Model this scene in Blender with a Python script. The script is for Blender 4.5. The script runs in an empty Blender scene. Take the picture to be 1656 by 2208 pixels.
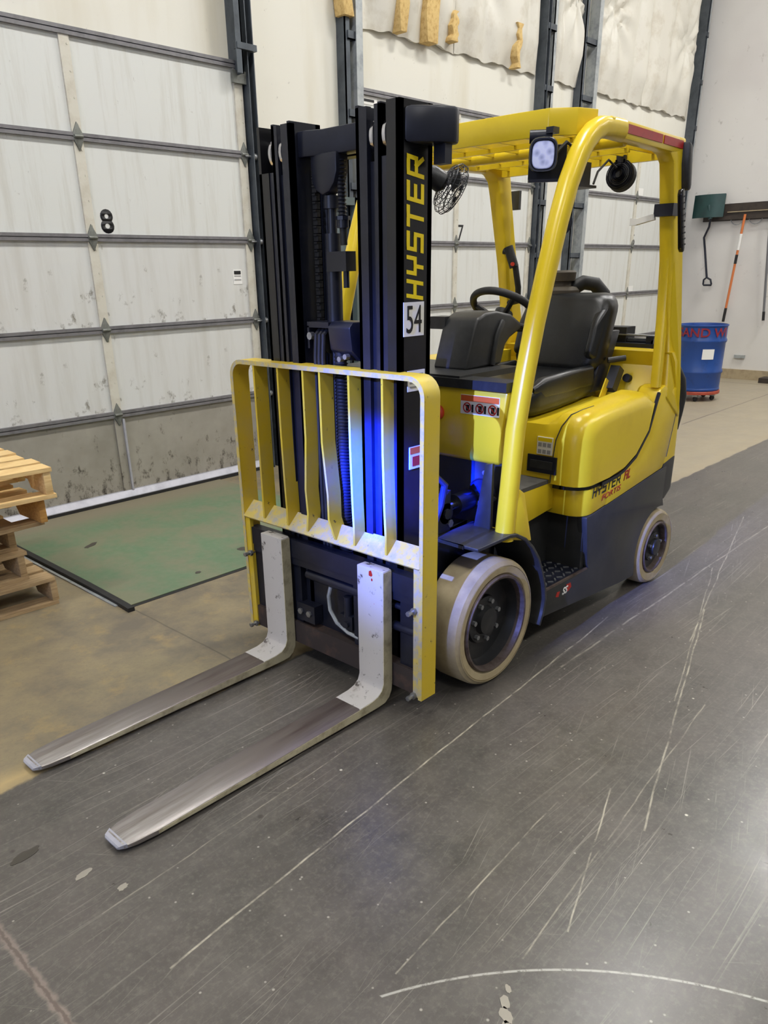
import bpy, bmesh, math, random
from mathutils import Vector, Matrix
random.seed(7)
S = bpy.context.scene
C = bpy.context.collection
PI = math.pi
V = Vector

# ------------------------------------------------------------------ camera
cam_data = bpy.data.cameras.new('camera')
cam = bpy.data.objects.new('camera', cam_data)
C.objects.link(cam)
S.camera = cam
F_PX, PX, PY = 1639.44, 791.64, 1274.96          # focal length and principal point in a 1656 x 2208 frame
cam_data.sensor_fit = 'VERTICAL'
cam_data.sensor_height = 36.0
cam_data.lens = F_PX / 2208 * 36.0
cam_data.shift_x = (828 - PX) / 2208
cam_data.shift_y = (PY - 1104) / 2208
yaw, pitch, roll = 0.773526, -0.397547, -0.020511
d = V((math.cos(pitch) * math.cos(yaw), math.cos(pitch) * math.sin(yaw), math.sin(pitch)))
r = d.cross(V((0, 0, 1))).normalized()
u = r.cross(d)
r2 = math.cos(roll) * r + math.sin(roll) * u
u2 = -math.sin(roll) * r + math.cos(roll) * u
m = Matrix((r2, u2, -d)).transposed().to_4x4()
m.translation = V((-2.35899, -1.57192, 1.59137))
cam.matrix_world = m
cam_data.clip_start = 0.05

# ------------------------------------------------------------------ world, lights, exposure
w = bpy.data.worlds.new('world')
S.world = w
w.use_nodes = True
w.node_tree.nodes['Background'].inputs[0].default_value = (1.0, 0.99, 0.97, 1)
w.node_tree.nodes['Background'].inputs[1].default_value = 0.22
S.view_settings.view_transform = 'Standard'
S.view_settings.look = 'None'
S.view_settings.gamma = 1.0
S.view_settings.use_curve_mapping = False
S.view_settings.exposure = 0.0


def area(name, loc, size, power, col=(1, 0.985, 0.955), sy=None, rot=(0, 0, 0)):
    ld = bpy.data.lights.new(name, 'AREA')
    ld.shape = 'RECTANGLE'
    ld.size = size
    ld.size_y = sy or size
    ld.energy = power
    ld.color = col
    o = bpy.data.objects.new(name, ld)
    o.location = loc
    o.rotation_euler = rot
    C.objects.link(o)
    return o


HB = 148
for i, (x, y) in enumerate([(-4.0, 0.6), (0.2, 0.6), (4.2, 0.6), (8.3, 0.2),
                            (-4.0, -4.5), (0.2, -4.5), (4.2, -4.5), (8.0, -4.5)]):
    area('high_bay_light', (x, y, 6.6), 1.3, HB * (1.55 if (x > 8.2 and y > 0) else 1.1 if y > 0 else 0.8), sy=0.5)


def spot(name, loc, target, power, col, angle, blend, radius):
    ld = bpy.data.lights.new(name, 'SPOT')
    ld.energy = power
    ld.color = col
    ld.spot_size = math.radians(angle)
    ld.spot_blend = blend
    ld.shadow_soft_size = radius
    o = bpy.data.objects.new(name, ld)
    o.location = loc
    dd = V(target) - V(loc)
    o.rotation_euler = dd.to_track_quat('-Z', 'Y').to_euler()
    C.objects.link(o)
    return o


# cool lamp across the hall and the blue safety lamp of another truck in front of this one (both outside the frame)
spot('far_lamp', (-9.0, -0.55, 4.35), (-0.25, 0.20, 0.92), 14000, (0.16, 0.24, 1.0), 8.4, 1.0, 0.05)
spot('blue_safety_light', (-5.0, -0.45, 2.70), (-0.33, 0.33, 0.87), 125000, (0.0, 0.022, 1.0), 5.6, 1.0, 0.03)
area('cool_front_fill', (-8.6, -0.6, 3.0), 3.0, 170, (0.50, 0.60, 1.0), sy=3.0, rot=(0, -PI / 2, 0))  # unseen fill light, added to tint all front faces blue

# ------------------------------------------------------------------ materials


def srgb(r_, g_, b_):
    f = lambda c: ((c / 255) / 12.92) if c / 255 <= 0.04045 else ((c / 255 + 0.055) / 1.055) ** 2.4
    return (f(r_), f(g_), f(b_), 1)


class NT:
    """tiny node builder"""
    def __init__(s, name):
        s.m = bpy.data.materials.new(name)
        s.m.use_nodes = True
        s.t = s.m.node_tree
        s.b = s.t.nodes['Principled BSDF']
        s.co = s.t.nodes.new('ShaderNodeTexCoord').outputs['Object']

    def n(s, typ, **kw):
        nd = s.t.nodes.new(typ)
        for k, v in kw.items():
            setattr(nd, k, v)
        return nd

    def link(s, a, b):
        s.t.links.new(a, b)

    def mapping(s, scale=(1, 1, 1), loc=(0, 0, 0), rot=(0, 0, 0), src=None):
        nd = s.n('ShaderNodeMapping')
        s.link(src or s.co, nd.inputs[0])
        nd.inputs['Scale'].default_value = scale
        nd.inputs['Location'].default_value = loc
        nd.inputs['Rotation'].default_value = rot
        return nd.outputs[0]

    def noise(s, scale, detail=4, rough=0.6, vec=None):
        nd = s.n('ShaderNodeTexNoise')
        s.link(vec or s.co, nd.inputs['Vector'])
        nd.inputs['Scale'].default_value = scale
        nd.inputs['Detail'].default_value = detail
        nd.inputs['Roughness'].default_value = rough
        return nd.outputs['Fac']

    def ramp(s, fac, a, b, lo=0.0, hi=1.0):
        nd = s.n('ShaderNodeMapRange')
        s.link(fac, nd.inputs[0])
        nd.inputs[1].default_value = a
        nd.inputs[2].default_value = b
        nd.inputs[3].default_value = lo
        nd.inputs[4].default_value = hi
        return nd.outputs[0]

    def math(s, op, a, b=None):
        nd = s.n('ShaderNodeMath', operation=op)
        for i, x in enumerate((a, b)):
            if x is None:
                continue
            if isinstance(x, (int, float)):
                nd.inputs[i].default_value = x
            else:
                s.link(x, nd.inputs[i])
        return nd.outputs[0]

    def mix(s, fac, a, b):
        nd = s.n('ShaderNodeMix', data_type='RGBA')
        for sock, x in ((nd.inputs[0], fac), (nd.inputs[6], a), (nd.inputs[7], b)):
            if isinstance(x, (int, float)):
                sock.default_value = x
            elif isinstance(x, tuple):
                sock.default_value = x
            else:
                s.link(x, sock)
        return nd.outputs[2]

    def bump(s, h, strength=0.3, dist=0.01):
        nd = s.n('ShaderNodeBump')
        nd.inputs['Strength'].default_value = strength
        nd.inputs['Distance'].default_value = dist
        s.link(h, nd.inputs['Height'])
        s.link(nd.outputs[0], s.b.inputs['Normal'])

    def sep(s, src=None):
        nd = s.n('ShaderNodeSeparateXYZ')
        s.link(src or s.co, nd.inputs[0])
        return nd.outputs

    def out(s, col, rough=0.5, metal=0.0, spec=None):
        for key, x in (('Base Color', col), ('Roughness', rough), ('Metallic', metal)):
            if isinstance(x, (int, float, tuple)):
                s.b.inputs[key].default_value = x
            else:
                s.link(x, s.b.inputs[key])
        if spec is not None:
            s.b.inputs['Specular IOR Level'].default_value = spec
        return s.m


def plain(name, col, rough=0.5, metal=0.0, col2=None, scale=18, lo=0.45, hi=0.75, bump=0.0, bscale=120, spec=None):
    t = NT(name)
    c = col
    if col2:
        c = t.mix(t.ramp(t.noise(scale, 5, 0.65), lo, hi), col, col2)
    if bump:
        t.bump(t.noise(bscale, 3), bump, 0.003)
    return t.out(c, rough, metal, spec)


YEL = srgb(226, 196, 38)
M = {}
M['yellow'] = plain('yellow_paint', YEL, 0.28, 0, srgb(206, 174, 32), 3.2, 0.5, 0.95)
# chipped yellow paint on the load guard
t = NT('chipped_yellow_paint')
chips = t.ramp(t.noise(55, 6, 0.72, t.mapping((1, 1, 0.6))), 0.645, 0.69)
fade = t.ramp(t.noise(5, 4, 0.6), 0.45, 0.85)
c = t.mix(fade, srgb(216, 186, 48), srgb(196, 176, 96))
M['guard'] = t.out(t.mix(chips, c, srgb(58, 52, 46)), 0.45)
t = NT('rubbed_pale_yellow_paint')
a = t.ramp(t.noise(22, 5, 0.7), 0.42, 0.62)
b = t.ramp(t.noise(70, 5, 0.7), 0.64, 0.70)
M['guard_pale'] = t.out(t.mix(b, t.mix(a, srgb(212, 190, 100), srgb(176, 172, 160)), srgb(70, 64, 60)), 0.5)
M['black'] = plain('blue_lit_black_paint', srgb(21, 24, 36), 0.38, 0, srgb(30, 33, 46), 9)  # navy tint puts the cool lamplight on the mast into the black
M['black_glossy'] = plain('black_glossy_paint', srgb(22, 22, 24), 0.22, 0, srgb(30, 30, 34), 12)
M['charcoal'] = plain('charcoal_body_paint', srgb(45, 46, 46), 0.4, 0, srgb(60, 60, 58), 6)
M['plastic'] = plain('dark_grey_plastic', srgb(42, 43, 44), 0.38, 0, srgb(52, 53, 54), 30, bump=0.15, bscale=400)
M['rubber'] = plain('black_rubber', srgb(24, 24, 25), 0.6, 0, srgb(36, 36, 36), 20)
M['vinyl'] = plain('black_vinyl', srgb(17, 19, 21), 0.30, 0, srgb(27, 29, 31), 14, bump=0.25, bscale=260)
M['tyre'] = plain('cream_nonmarking_tyre', srgb(178, 163, 128), 0.62, 0, srgb(150, 134, 102), 10, 0.4, 0.8, bump=0.1, bscale=60)
M['rimedge'] = plain('worn_rim_steel', srgb(104, 92, 86), 0.5, 0.5, srgb(70, 54, 46), 22)
M['rim'] = plain('black_wheel_disc', srgb(30, 31, 33), 0.42, 0, srgb(52, 50, 48), 12, 0.5, 0.8)
M['steel'] = plain('bare_worn_steel', srgb(120, 108, 100), 0.36, 0.85, srgb(84, 70, 64), 8, 0.35, 0.7)
M['chrome'] = plain('chrome', srgb(205, 205, 210), 0.16, 1.0)
M['zinc'] = plain('zinc_plate', srgb(170, 172, 174), 0.35, 0.8, srgb(130, 132, 134), 20)
M['galv'] = plain('galvanised_steel', srgb(172, 176, 176), 0.5, 0.35, srgb(122, 128, 132), 9)
M['track'] = plain('dark_grey_track_steel', srgb(84, 90, 96), 0.45, 0.4, srgb(58, 62, 68), 6)
# fork: white paint on the shank
t = NT('white_fork_paint')
s1 = t.ramp(t.noise(30, 6, 0.7), 0.60, 0.67)
s2 = t.ramp(t.noise(14, 5, 0.6, t.mapping((1, 1, 0.4))), 0.62, 0.75)
M['forkwhite'] = t.out(t.mix(s1, t.mix(s2, srgb(186, 182, 176), srgb(140, 132, 122)), srgb(74, 66, 60)), 0.5)
t = NT('bare_fork_steel')
g = t.noise(9, 5, 0.6, t.mapping((0.25, 4, 4)))
z = t.ramp(t.sep()[0], -0.45, 0.25)
M['forksteel'] = t.out(t.mix(t.ramp(g, 0.35, 0.7), t.mix(z, srgb(176, 171, 166), srgb(84, 72, 68)), srgb(116, 108, 102)), 0.40, 0.5)
M['forkside'] = plain('cream_fork_edge_paint', srgb(190, 182, 150), 0.5, 0, srgb(130, 118, 92), 14, 0.45, 0.75)
M['white'] = plain('white_sticker', srgb(232, 231, 226), 0.45)
M['yellowprint'] = plain('yellow_print', srgb(240, 212, 20), 0.4)
M['blackprint'] = plain('black_print', srgb(16, 16, 17), 0.5)
M['redprint'] = plain('red_print', srgb(176, 36, 22), 0.5)
M['orangeprint'] = plain('orange_print', srgb(214, 96, 32), 0.5)
M['greyprint'] = plain('grey_print', srgb(150, 150, 150), 0.5)
M['redtape'] = plain('red_reflective_tape', srgb(176, 34, 34), 0.4, 0, srgb(150, 26, 26), 20)
M['redknob'] = plain('red_plastic', srgb(214, 66, 46), 0.35)
M['taillens'] = plain('dark_tail_lens', srgb(18, 17, 18), 0.2)
t = NT('led_lens')
vor = t.n('ShaderNodeTexVoronoi')
t.link(t.co, vor.inputs['Vector'])
vor.inputs['Scale'].default_value = 42
M['lens'] = t.out(t.mix(t.ramp(vor.outputs['Distance'], 0.1, 0.6), srgb(120, 126, 160), srgb(206, 210, 235)), 0.12)
t.b.inputs['Emission Color'].default_value = (0.42, 0.47, 0.85, 1)
t.b.inputs['Emission Strength'].default_value = 0.35  # faint glow stands in for the front light the lens reflects
M['dustybrown'] = plain('dusty_brown_plastic', srgb(78, 70, 58), 0.7, 0, srgb(60, 54, 46), 16)
M['matgrey'] = plain('grey_floor_mat', srgb(84, 83, 80), 0.7, 0, srgb(66, 65, 62), 26, bump=0.4, bscale=150)
# room
t = NT('white_painted_wall')
st = t.ramp(t.noise(1.4, 5, 0.6, t.mapping((1, 1, 0.18))), 0.52, 0.8)
sp = t.ramp(t.noise(16, 6, 0.75), 0.66, 0.76)
M['wall'] = t.out(t.mix(sp, t.mix(st, srgb(222, 219, 207), srgb(202, 194, 170)), srgb(150, 146, 136)), 0.7)
t = NT('right_wall_paint')
sp = t.ramp(t.noise(7, 7, 0.75), 0.62, 0.74)
M['wall2'] = t.out(t.mix(sp, t.mix(t.ramp(t.noise(0.8, 3), 0.4, 0.7), srgb(214, 211, 206), srgb(204, 200, 196)), srgb(166, 160, 154)), 0.65)
t = NT('white_insulation_facing')
M['blanket'] = t.out(t.mix(t.ramp(t.noise(3, 6, 0.7), 0.5, 0.8), srgb(212, 208, 196), srgb(182, 172, 152)), 0.5)
M['fiber'] = plain('yellow_glass_fibre', srgb(214, 184, 122), 0.95, 0, srgb(176, 136, 76), 30, bump=1.0, bscale=90)
t = NT('white_door_panel')
vs = t.ramp(t.noise(10, 6, 0.7, t.mapping((1, 1, 0.08))), 0.5, 0.78)
sp = t.ramp(t.noise(26, 6, 0.75, t.mapping((1, 1, 0.5))), 0.66, 0.72)
M['panel'] = t.out(t.mix(sp, t.mix(vs, srgb(212, 213, 208), srgb(192, 190, 180)), srgb(160, 156, 148)), 0.5)
t = NT('grimy_door_panel')
sep = t.sep()
lowz = t.ramp(sep[2], 0.1, -0.3)
nz = t.noise(17, 7, 0.74, t.mapping((1, 1, 0.6)))
sp = t.ramp(t.math('ADD', nz, t.math('MULTIPLY', lowz, 0.14)), 0.61, 0.74)
M['panel_dirty'] = t.out(t.mix(sp, t.mix(t.ramp(t.noise(3, 4), 0.35, 0.7), srgb(158, 153, 142), srgb(138, 133, 122)), srgb(62, 56, 48)), 0.6)
t = NT('scuffed_door_panel')
sep = t.sep()
lowz = t.ramp(sep[2], 0.15, -0.3)
nz = t.noise(9, 7, 0.72, t.mapping((1, 1, 0.7)))
sp = t.ramp(t.math('ADD', nz, t.math('MULTIPLY', lowz, 0.12)), 0.66, 0.76)
M['panel_scuffed'] = t.out(t.mix(sp, t.mix(t.ramp(t.noise(10, 5, 0.6, t.mapping((1, 1, 0.1))), 0.45, 0.8), srgb(210, 210, 206), srgb(194, 192, 184)), srgb(122, 116, 104)), 0.5)
M['stile'] = plain('beige_door_stile', srgb(206, 202, 188), 0.5, 0, srgb(186, 178, 160), 8)
M['strut'] = plain('grey_door_rail', srgb(128, 126, 128), 0.45, 0.3, srgb(104, 102, 104), 12)
M['hinge'] = plain('dull_zinc_hinge', srgb(122, 124, 118), 0.5, 0.4, srgb(92, 92, 86), 30)
M['alu'] = plain('bright_aluminium', srgb(176, 176, 184), 0.5, 0.3, srgb(150, 150, 158), 6)
M['greydoor'] = plain('grey_green_door_paint', srgb(112, 124, 126), 0.45, 0, srgb(100, 112, 114), 4)
M['shadedframe'] = plain('shaded_grey_green_paint', srgb(84, 96, 94), 0.45)  # door grey darkened, the shading of the frame is in the colour
M['tan'] = plain('tan_baseboard_paint', srgb(168, 152, 122), 0.6, 0, srgb(140, 124, 98), 12)
M['ceiling'] = plain('white_ceiling', srgb(205, 203, 198), 0.8)
M['woodlight'] = None
for nm, ca, cb in (('pine', (232, 204, 146), (196, 156, 98)), ('pine_old', (190, 164, 122), (142, 116, 82)), ('pine_warm', (214, 166, 92), (176, 124, 62))):
    t = NT(nm + '_wood')
    g = t.noise(6, 6, 0.65, t.mapping((1.2, 9, 14)))
    M[nm] = t.out(t.mix(t.ramp(g, 0.32, 0.72), srgb(*ca), srgb(*cb)), 0.7)
t = NT('blue_drum_paint')
M['drumblue'] = t.out(t.mix(t.ramp(t.noise(12, 5), 0.55, 0.8), srgb(28, 68, 138), srgb(22, 52, 108)), 0.38)
M['drumred'] = plain('red_brush_paint', srgb(140, 32, 44), 0.6)
M['dollyred'] = plain('rust_red_paint', srgb(170, 72, 50), 0.55, 0, srgb(130, 52, 38), 16)
M['shovelgreen'] = plain('dark_green_plastic', srgb(20, 58, 56), 0.45, 0, srgb(16, 44, 44), 8)
M['orangepole'] = plain('orange_fibreglass', srgb(206, 118, 66), 0.4)
M['greypole'] = plain('grey_pole', srgb(108, 108, 110), 0.45)
M['rackbrown'] = plain('dark_brown_wood', srgb(56, 46, 38), 0.6, 0, srgb(38, 32, 28), 14)

# floor: dark sealed lane in front, bare tan concrete beyond it
t = NT('warehouse_floor')
xs, ys, zs = t.sep()[0:3]
wob = t.math('MULTIPLY', t.math('SUBTRACT', t.noise(5, 5, 0.7), 0.5), 0.09)
lane = t.ramp(t.math('ADD', ys, wob), 0.785, 0.80)


def streak(ang, sx, sy, lo, hi, gate=None):
    """thin broken lines running at an angle to the lane"""
    f = t.ramp(t.noise(1.0, 4, 0.6, t.mapping((sx, sy, 1), src=t.mapping((1, 1, 1), rot=(0, 0, ang)))), lo, hi)
    return t.math('MULTIPLY', f, gate) if gate is not None else f


st1 = t.noise(1.0, 5, 0.65, t.mapping((0.5, 14, 1), rot=(0, 0, 0.0)))
big = t.noise(1.3, 5, 0.65)
mott = t.noise(7, 6, 0.7)
fine = t.noise(60, 5, 0.7)
gate1 = t.ramp(t.noise(1.1, 3), 0.42, 0.62)
gate2 = t.ramp(t.noise(1.6, 3, 0.5, t.mapping((1, 1, 1), loc=(7, 3, 0))), 0.40, 0.60)
dark = t.mix(t.ramp(big, 0.32, 0.68), srgb(62, 61, 56), srgb(86, 80, 75))
dark = t.mix(t.math('MULTIPLY', t.ramp(mott, 0.36, 0.78), 0.50), dark, srgb(104, 99, 92))
dark = t.mix(t.math('MULTIPLY', t.ramp(st1, 0.45, 0.75), 0.35), dark, srgb(106, 102, 94))
dark = t.mix(t.math('MULTIPLY', t.ramp(fine, 0.50, 0.70), 0.42), dark, srgb(120, 115, 106))
dark = t.mix(t.math('MULTIPLY', t.ramp(t.noise(19, 6, 0.75), 0.50, 0.70), 0.40), dark, srgb(112, 107, 98))
LIGHTSCR = srgb(168, 163, 150)
for ang, sx, sy, lo, hi, gt, am in ((0.0, 0.9, 70, 0.625, 0.70, gate1, 0.50), (-0.06, 0.7, 120, 0.61, 0.68, gate2, 0.46),
                                    (0.05, 1.2, 150, 0.61, 0.68, gate1, 0.42), (-0.30, 1.4, 110, 0.64, 0.69, gate2, 0.38), (0.9, 2.2, 90, 0.66, 0.71, gate1, 0.3)):
    dark = t.mix(t.math('MULTIPLY', streak(ang, sx, sy, lo, hi, gt), am), dark, LIGHTSCR)


def specks(scale, size, keep, col_, amount, base):
    v_ = t.n('ShaderNodeTexVoronoi')
    t.link(t.mapping((1, 1, 1)), v_.inputs['Vector'])
    v_.inputs['Scale'].default_value = scale
    cs = t.n('ShaderNodeSeparateColor')
    t.link(v_.outputs['Color'], cs.inputs[0])
    k_ = t.math('MULTIPLY', t.ramp(v_.outputs['Distance'], size, size * 0.5), t.math('GREATER_THAN', cs.outputs[0], keep))
    return t.mix(t.math('MULTIPLY', k_, amount), base, col_)


dark = specks(24, 0.11, 0.62, srgb(172, 168, 156), 0.7, dark)
dark = specks(7, 0.045, 0.72, srgb(206, 202, 186), 0.9, dark)
dark = specks(5, 0.06, 0.85, srgb(52, 48, 42), 0.7, dark)


def line_dist(a, b, amp=0.02, ns=3.0):
    """distance to the segment a-b on the floor, edges wavering"""
    ax, ay = a
    bx, by = b
    L = math.hypot(bx - ax, by - ay)
    ux, uy = (bx - ax) / L, (by - ay) / L
    dx = t.math('SUBTRACT', xs, ax)
    dy = t.math('SUBTRACT', ys, ay)
    al = t.math('ADD', t.math('MULTIPLY', dx, ux), t.math('MULTIPLY', dy, uy))
    ac = t.math('ABSOLUTE', t.math('ADD', t.math('SUBTRACT', t.math('MULTIPLY', dy, ux), t.math('MULTIPLY', dx, uy)),
                                   t.math('MULTIPLY', t.math('SUBTRACT', t.noise(ns, 3), 0.5), amp)))
    over = t.math('MAXIMUM', t.math('SUBTRACT', al, L), t.math('MULTIPLY', al, -1))
    return t.math('MAXIMUM', ac, over)


def scratch(col, dist, width, amount, color):
    k = t.math('MULTIPLY', t.ramp(dist, width, width * 0.4), amount)
    return t.mix(k, col, color)


PALE = srgb(182, 176, 156)
brk = t.ramp(t.noise(9, 4, 0.7), 0.36, 0.60)
for a, b, wd, am in (((-1.72, -0.235), (0.9, -0.045), 0.0042, 0.85), ((-1.35, -0.66), (-0.45, -0.60), 0.003, 0.6),
                     ((-0.95, -0.90), (-0.33, -0.70), 0.0032, 0.75), ((-0.45, -0.87), (1.3, -0.36), 0.0042, 0.65),
                     ((0.35, -0.62), (1.9, -0.17), 0.0035, 0.55), ((-1.75, 0.05), (-0.6, 0.12), 0.003, 0.4),
                     ((0.3, -0.14), (3.8, -0.14), 0.006, 0.5), ((0.9, -0.45), (3.0, 0.05), 0.004, 0.5), ((-1.1, -0.86), (0.4, -0.72), 0.003, 0.45)):
    dark = scratch(dark, line_dist(a, b, 0.022, 2.5), wd, t.math('MULTIPLY', brk, am), PALE)
# curved scratch in the foreground
p1, p2, p3 = V((-1.393, -0.692)), V((-1.155, -0.861)), V((-0.816, -1.348))
A = 2 * (p1.x * (p2.y - p3.y) + p2.x * (p3.y - p1.y) + p3.x * (p1.y - p2.y))
q = [p.length_squared for p in (p1, p2, p3)]
cx = (q[0] * (p2.y - p3.y) + q[1] * (p3.y - p1.y) + q[2] * (p1.y - p2.y)) / A
cy = (q[0] * (p3.x - p2.x) + q[1] * (p1.x - p3.x) + q[2] * (p2.x - p1.x)) / A
rad = (p1 - V((cx, cy))).length
dx = t.math('SUBTRACT', xs, cx)
dy = t.math('SUBTRACT', ys, cy)
rr = t.math('SQRT', t.math('ADD', t.math('MULTIPLY', dx, dx), t.math('MULTIPLY', dy, dy)))
arc = t.math('MAXIMUM', t.math('ABSOLUTE', t.math('SUBTRACT', rr, rad)), t.math('SUBTRACT', -1.42, xs))
arc = t.math('MAXIMUM', arc, t.math('SUBTRACT', xs, -0.80))
dark = scratch(dark, arc, 0.0045, t.math('MULTIPLY', t.ramp(t.noise(40, 4, 0.7), 0.35, 0.5), 0.8), srgb(178, 176, 166))
# ragged saw joint across the lane
dark = scratch(dark, line_dist((-1.967, 0.75), (-1.967, -3.0), 0.05, 18), 0.017, 0.85, srgb(132, 120, 110))
dark = scratch(dark, line_dist((-1.967, 0.75), (-1.967, -3.0), 0.02, 40), 0.006, 0.9, srgb(96, 84, 76))
tan = t.mix(t.ramp(t.noise(2.2, 6, 0.68), 0.38, 0.62), srgb(140, 127, 98), srgb(106, 98, 84))
tan = t.mix(t.math('MULTIPLY', t.ramp(fine, 0.52, 0.70), 0.35), tan, srgb(96, 88, 74))
tan = t.mix(t.math('MULTIPLY', t.ramp(t.noise(6, 6, 0.7), 0.55, 0.75), 0.7), tan, srgb(164, 140, 92))
tan = t.mix(t.math('MULTIPLY', t.ramp(xs, 1.5, 4.0), 0.75), tan, srgb(158, 148, 128))
tan = scratch(tan, line_dist((-0.62, 0.78), (-0.62, 1.86), 0.02), 0.006, 0.7, srgb(76, 68, 58))
tan = scratch(tan, line_dist((9.58, 0.0), (9.58, 3.8), 0.01), 0.014, 0.9, srgb(60, 54, 50))
tan = scratch(tan, line_dist((6.0, 1.75), (9.9, 1.75), 0.03), 0.012, 0.7, srgb(84, 76, 68))
edge = t.math('MULTIPLY', t.ramp(t.math('ABSOLUTE', t.math('SUBTRACT', t.math('ADD', ys, wob), 0.84)), 0.09, 0.0), 0.8)
tan = t.mix(t.math('MULTIPLY', edge, t.ramp(xs, 0.5, -0.6, 0.12, 0.9)), tan, srgb(184, 160, 110))
col = t.mix(lane, dark, tan)
rg = t.math('ADD', t.math('MULTIPLY', lane, 0.16), t.ramp(mott, 0.3, 0.7, 0.27, 0.34))
t.bump(fine, 0.03, 0.002)
M['floor'] = t.out(col, rg, 0, 0.5)

t = NT('worn_green_leveller_paint')
k = t.ramp(t.noise(3.0, 6, 0.62), 0.40, 0.58)
sy_ = t.ramp(t.sep()[1], 0.45, 0.75)
k2 = t.math('MAXIMUM', t.math('MULTIPLY', k, 0.55), t.math('MULTIPLY', sy_, 0.9))
g = t.mix(t.ramp(t.noise(20, 5, 0.7), 0.4, 0.7), srgb(92, 118, 88), srgb(106, 124, 98))
M['green'] = t.out(t.mix(k2, g, srgb(128, 118, 98)), 0.55)

# ------------------------------------------------------------------ mesh helpers


class MB:
    def __init__(s):
        s.bm = bmesh.new()

    def _add(s, tmp, bev=0, seg=2):
        if bev:
            bmesh.ops.bevel(tmp, geom=[e for e in tmp.edges if len(e.link_faces) == 2 and e.calc_face_angle(0) > 0.5],
                            offset=bev, segments=seg, profile=0.5, affect='EDGES', clamp_overlap=True)
        mp = {}
        for v in tmp.verts:
            mp[v] = s.bm.verts.new(v.co)
        for f in tmp.faces:
            try:
                s.bm.faces.new([mp[v] for v in f.verts])
            except ValueError:
                pass
        tmp.free()
        return s

    def box(s, x0, x1, y0, y1, z0, z1, bev=0, seg=2, mat=None):
        tmp = bmesh.new()
        vs = [tmp.verts.new(p) for p in ((x0, y0, z0), (x1, y0, z0), (x1, y1, z0), (x0, y1, z0),
                                         (x0, y0, z1), (x1, y0, z1), (x1, y1, z1), (x0, y1, z1))]
        for f in ((3, 2, 1, 0), (4, 5, 6, 7), (0, 1, 5, 4), (1, 2, 6, 5), (2, 3, 7, 6), (3, 0, 4, 7)):
            tmp.faces.new([vs[i] for i in f])
        if mat is not None:
            tmp.transform(mat)
        return s._add(tmp, bev, seg)

    def obox(s, c, size, axes, bev=0, seg=2):
        """oriented box: axes = three unit vectors"""
        mt = Matrix([V(a) for a in axes]).transposed().to_4x4()
        mt.translation = V(c)
        h = [k / 2 for k in size]
        return s.box(-h[0], h[0], -h[1], h[1], -h[2], h[2], bev, seg, mt)

    def prism(s, pts, axis, a, b, bev=0, seg=2, fn=None):
        def P(p, k):
            if axis == 'y':
                return V((p[0], k, p[1]))
            if axis == 'x':
                return V((k, p[0], p[1]))
            return V((p[0], p[1], k))
        tmp = bmesh.new()
        lo = [tmp.verts.new(P(p, a)) for p in pts]
        hi = [tmp.verts.new(P(p, b)) for p in pts]
        n = len(pts)
        tmp.faces.new(lo)
        tmp.faces.new(hi)
        for i in range(n):
            tmp.faces.new([lo[i], lo[(i + 1) % n], hi[(i + 1) % n], hi[i]])
        bmesh.ops.recalc_face_normals(tmp, faces=tmp.faces)
        if fn:
            for v in tmp.verts:
                v.co = fn(v.co)
        return s._add(tmp, bev, seg)

    def sheet(s, line, th, axis, a, b, bev=0):
        """thick polyline extruded along an axis"""
        n = len(line)
        L, R = [], []
        for i in range(n):
            p = V(line[i])
            d0 = (p - V(line[i - 1])).normalized() if i else None
            d1 = (V(line[i + 1]) - p).normalized() if i < n - 1 else None
            dd = ((d0 or d1) + (d1 or d0)).normalized()
            nn = V((-dd.y, dd.x))
            k = th / 2 / max(0.4, nn.dot(V((-(d0 or d1).y, (d0 or d1).x))))
            L.append(p + nn * k)
            R.append(p - nn * k)
        return s.prism(L + R[::-1], axis, a, b, bev)

    def sweep(s, path, sec, closed=False, up=None, cap=True):
        """sweep a 2D section (list of (a,b)) along a 3D path"""
        path = [V(p) for p in path]
        n = len(path)
        tmp = bmesh.new()
        rings = []
        ref = V(up) if up else None
        prev = None
        for i in range(n):
            if closed:
                tg = (path[(i + 1) % n] - path[i - 1]).normalized()
            else:
                tg = (path[min(i + 1, n - 1)] - path[max(i - 1, 0)]).normalized()
            if ref is not None:
                sd = tg.cross(ref).normalized()
            else:
                if prev is None:
                    h = V((0, 0, 1)) if abs(tg.z) < 0.9 else V((1, 0, 0))
                    sd = tg.cross(h).normalized()
                else:
                    sd = (prev - tg * prev.dot(tg)).normalized()
                prev = sd
            bn = sd.cross(tg).normalized()
            rings.append([tmp.verts.new(path[i] + sd * a + bn * b) for a, b in sec])
        k = len(sec)
        rng = range(n) if closed else range(n - 1)
        for i in rng:
            A_, B_ = rings[i], rings[(i + 1) % n]
            for j in range(k):
                tmp.faces.new([A_[j], A_[(j + 1) % k], B_[(j + 1) % k], B_[j]])
        if not closed and cap:
            tmp.faces.new(rings[0][::-1])
            tmp.faces.new(rings[-1])
        bmesh.ops.recalc_face_normals(tmp, faces=tmp.faces)
        return s._add(tmp)

    def tube(s, path, r_, n=10, closed=False):
        return s.sweep(path, [(r_ * math.cos(2 * PI * i / n), r_ * math.sin(2 * PI * i / n)) for i in range(n)], closed)

    def cyl(s, p0, p1, r_, n=20, r1=None):
        return s.lathe([(0, 0), (r_, 0), (r_ if r1 is None else r1, (V(p1) - V(p0)).length), (0, (V(p1) - V(p0)).length)], p0, V(p1) - V(p0), n)

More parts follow.
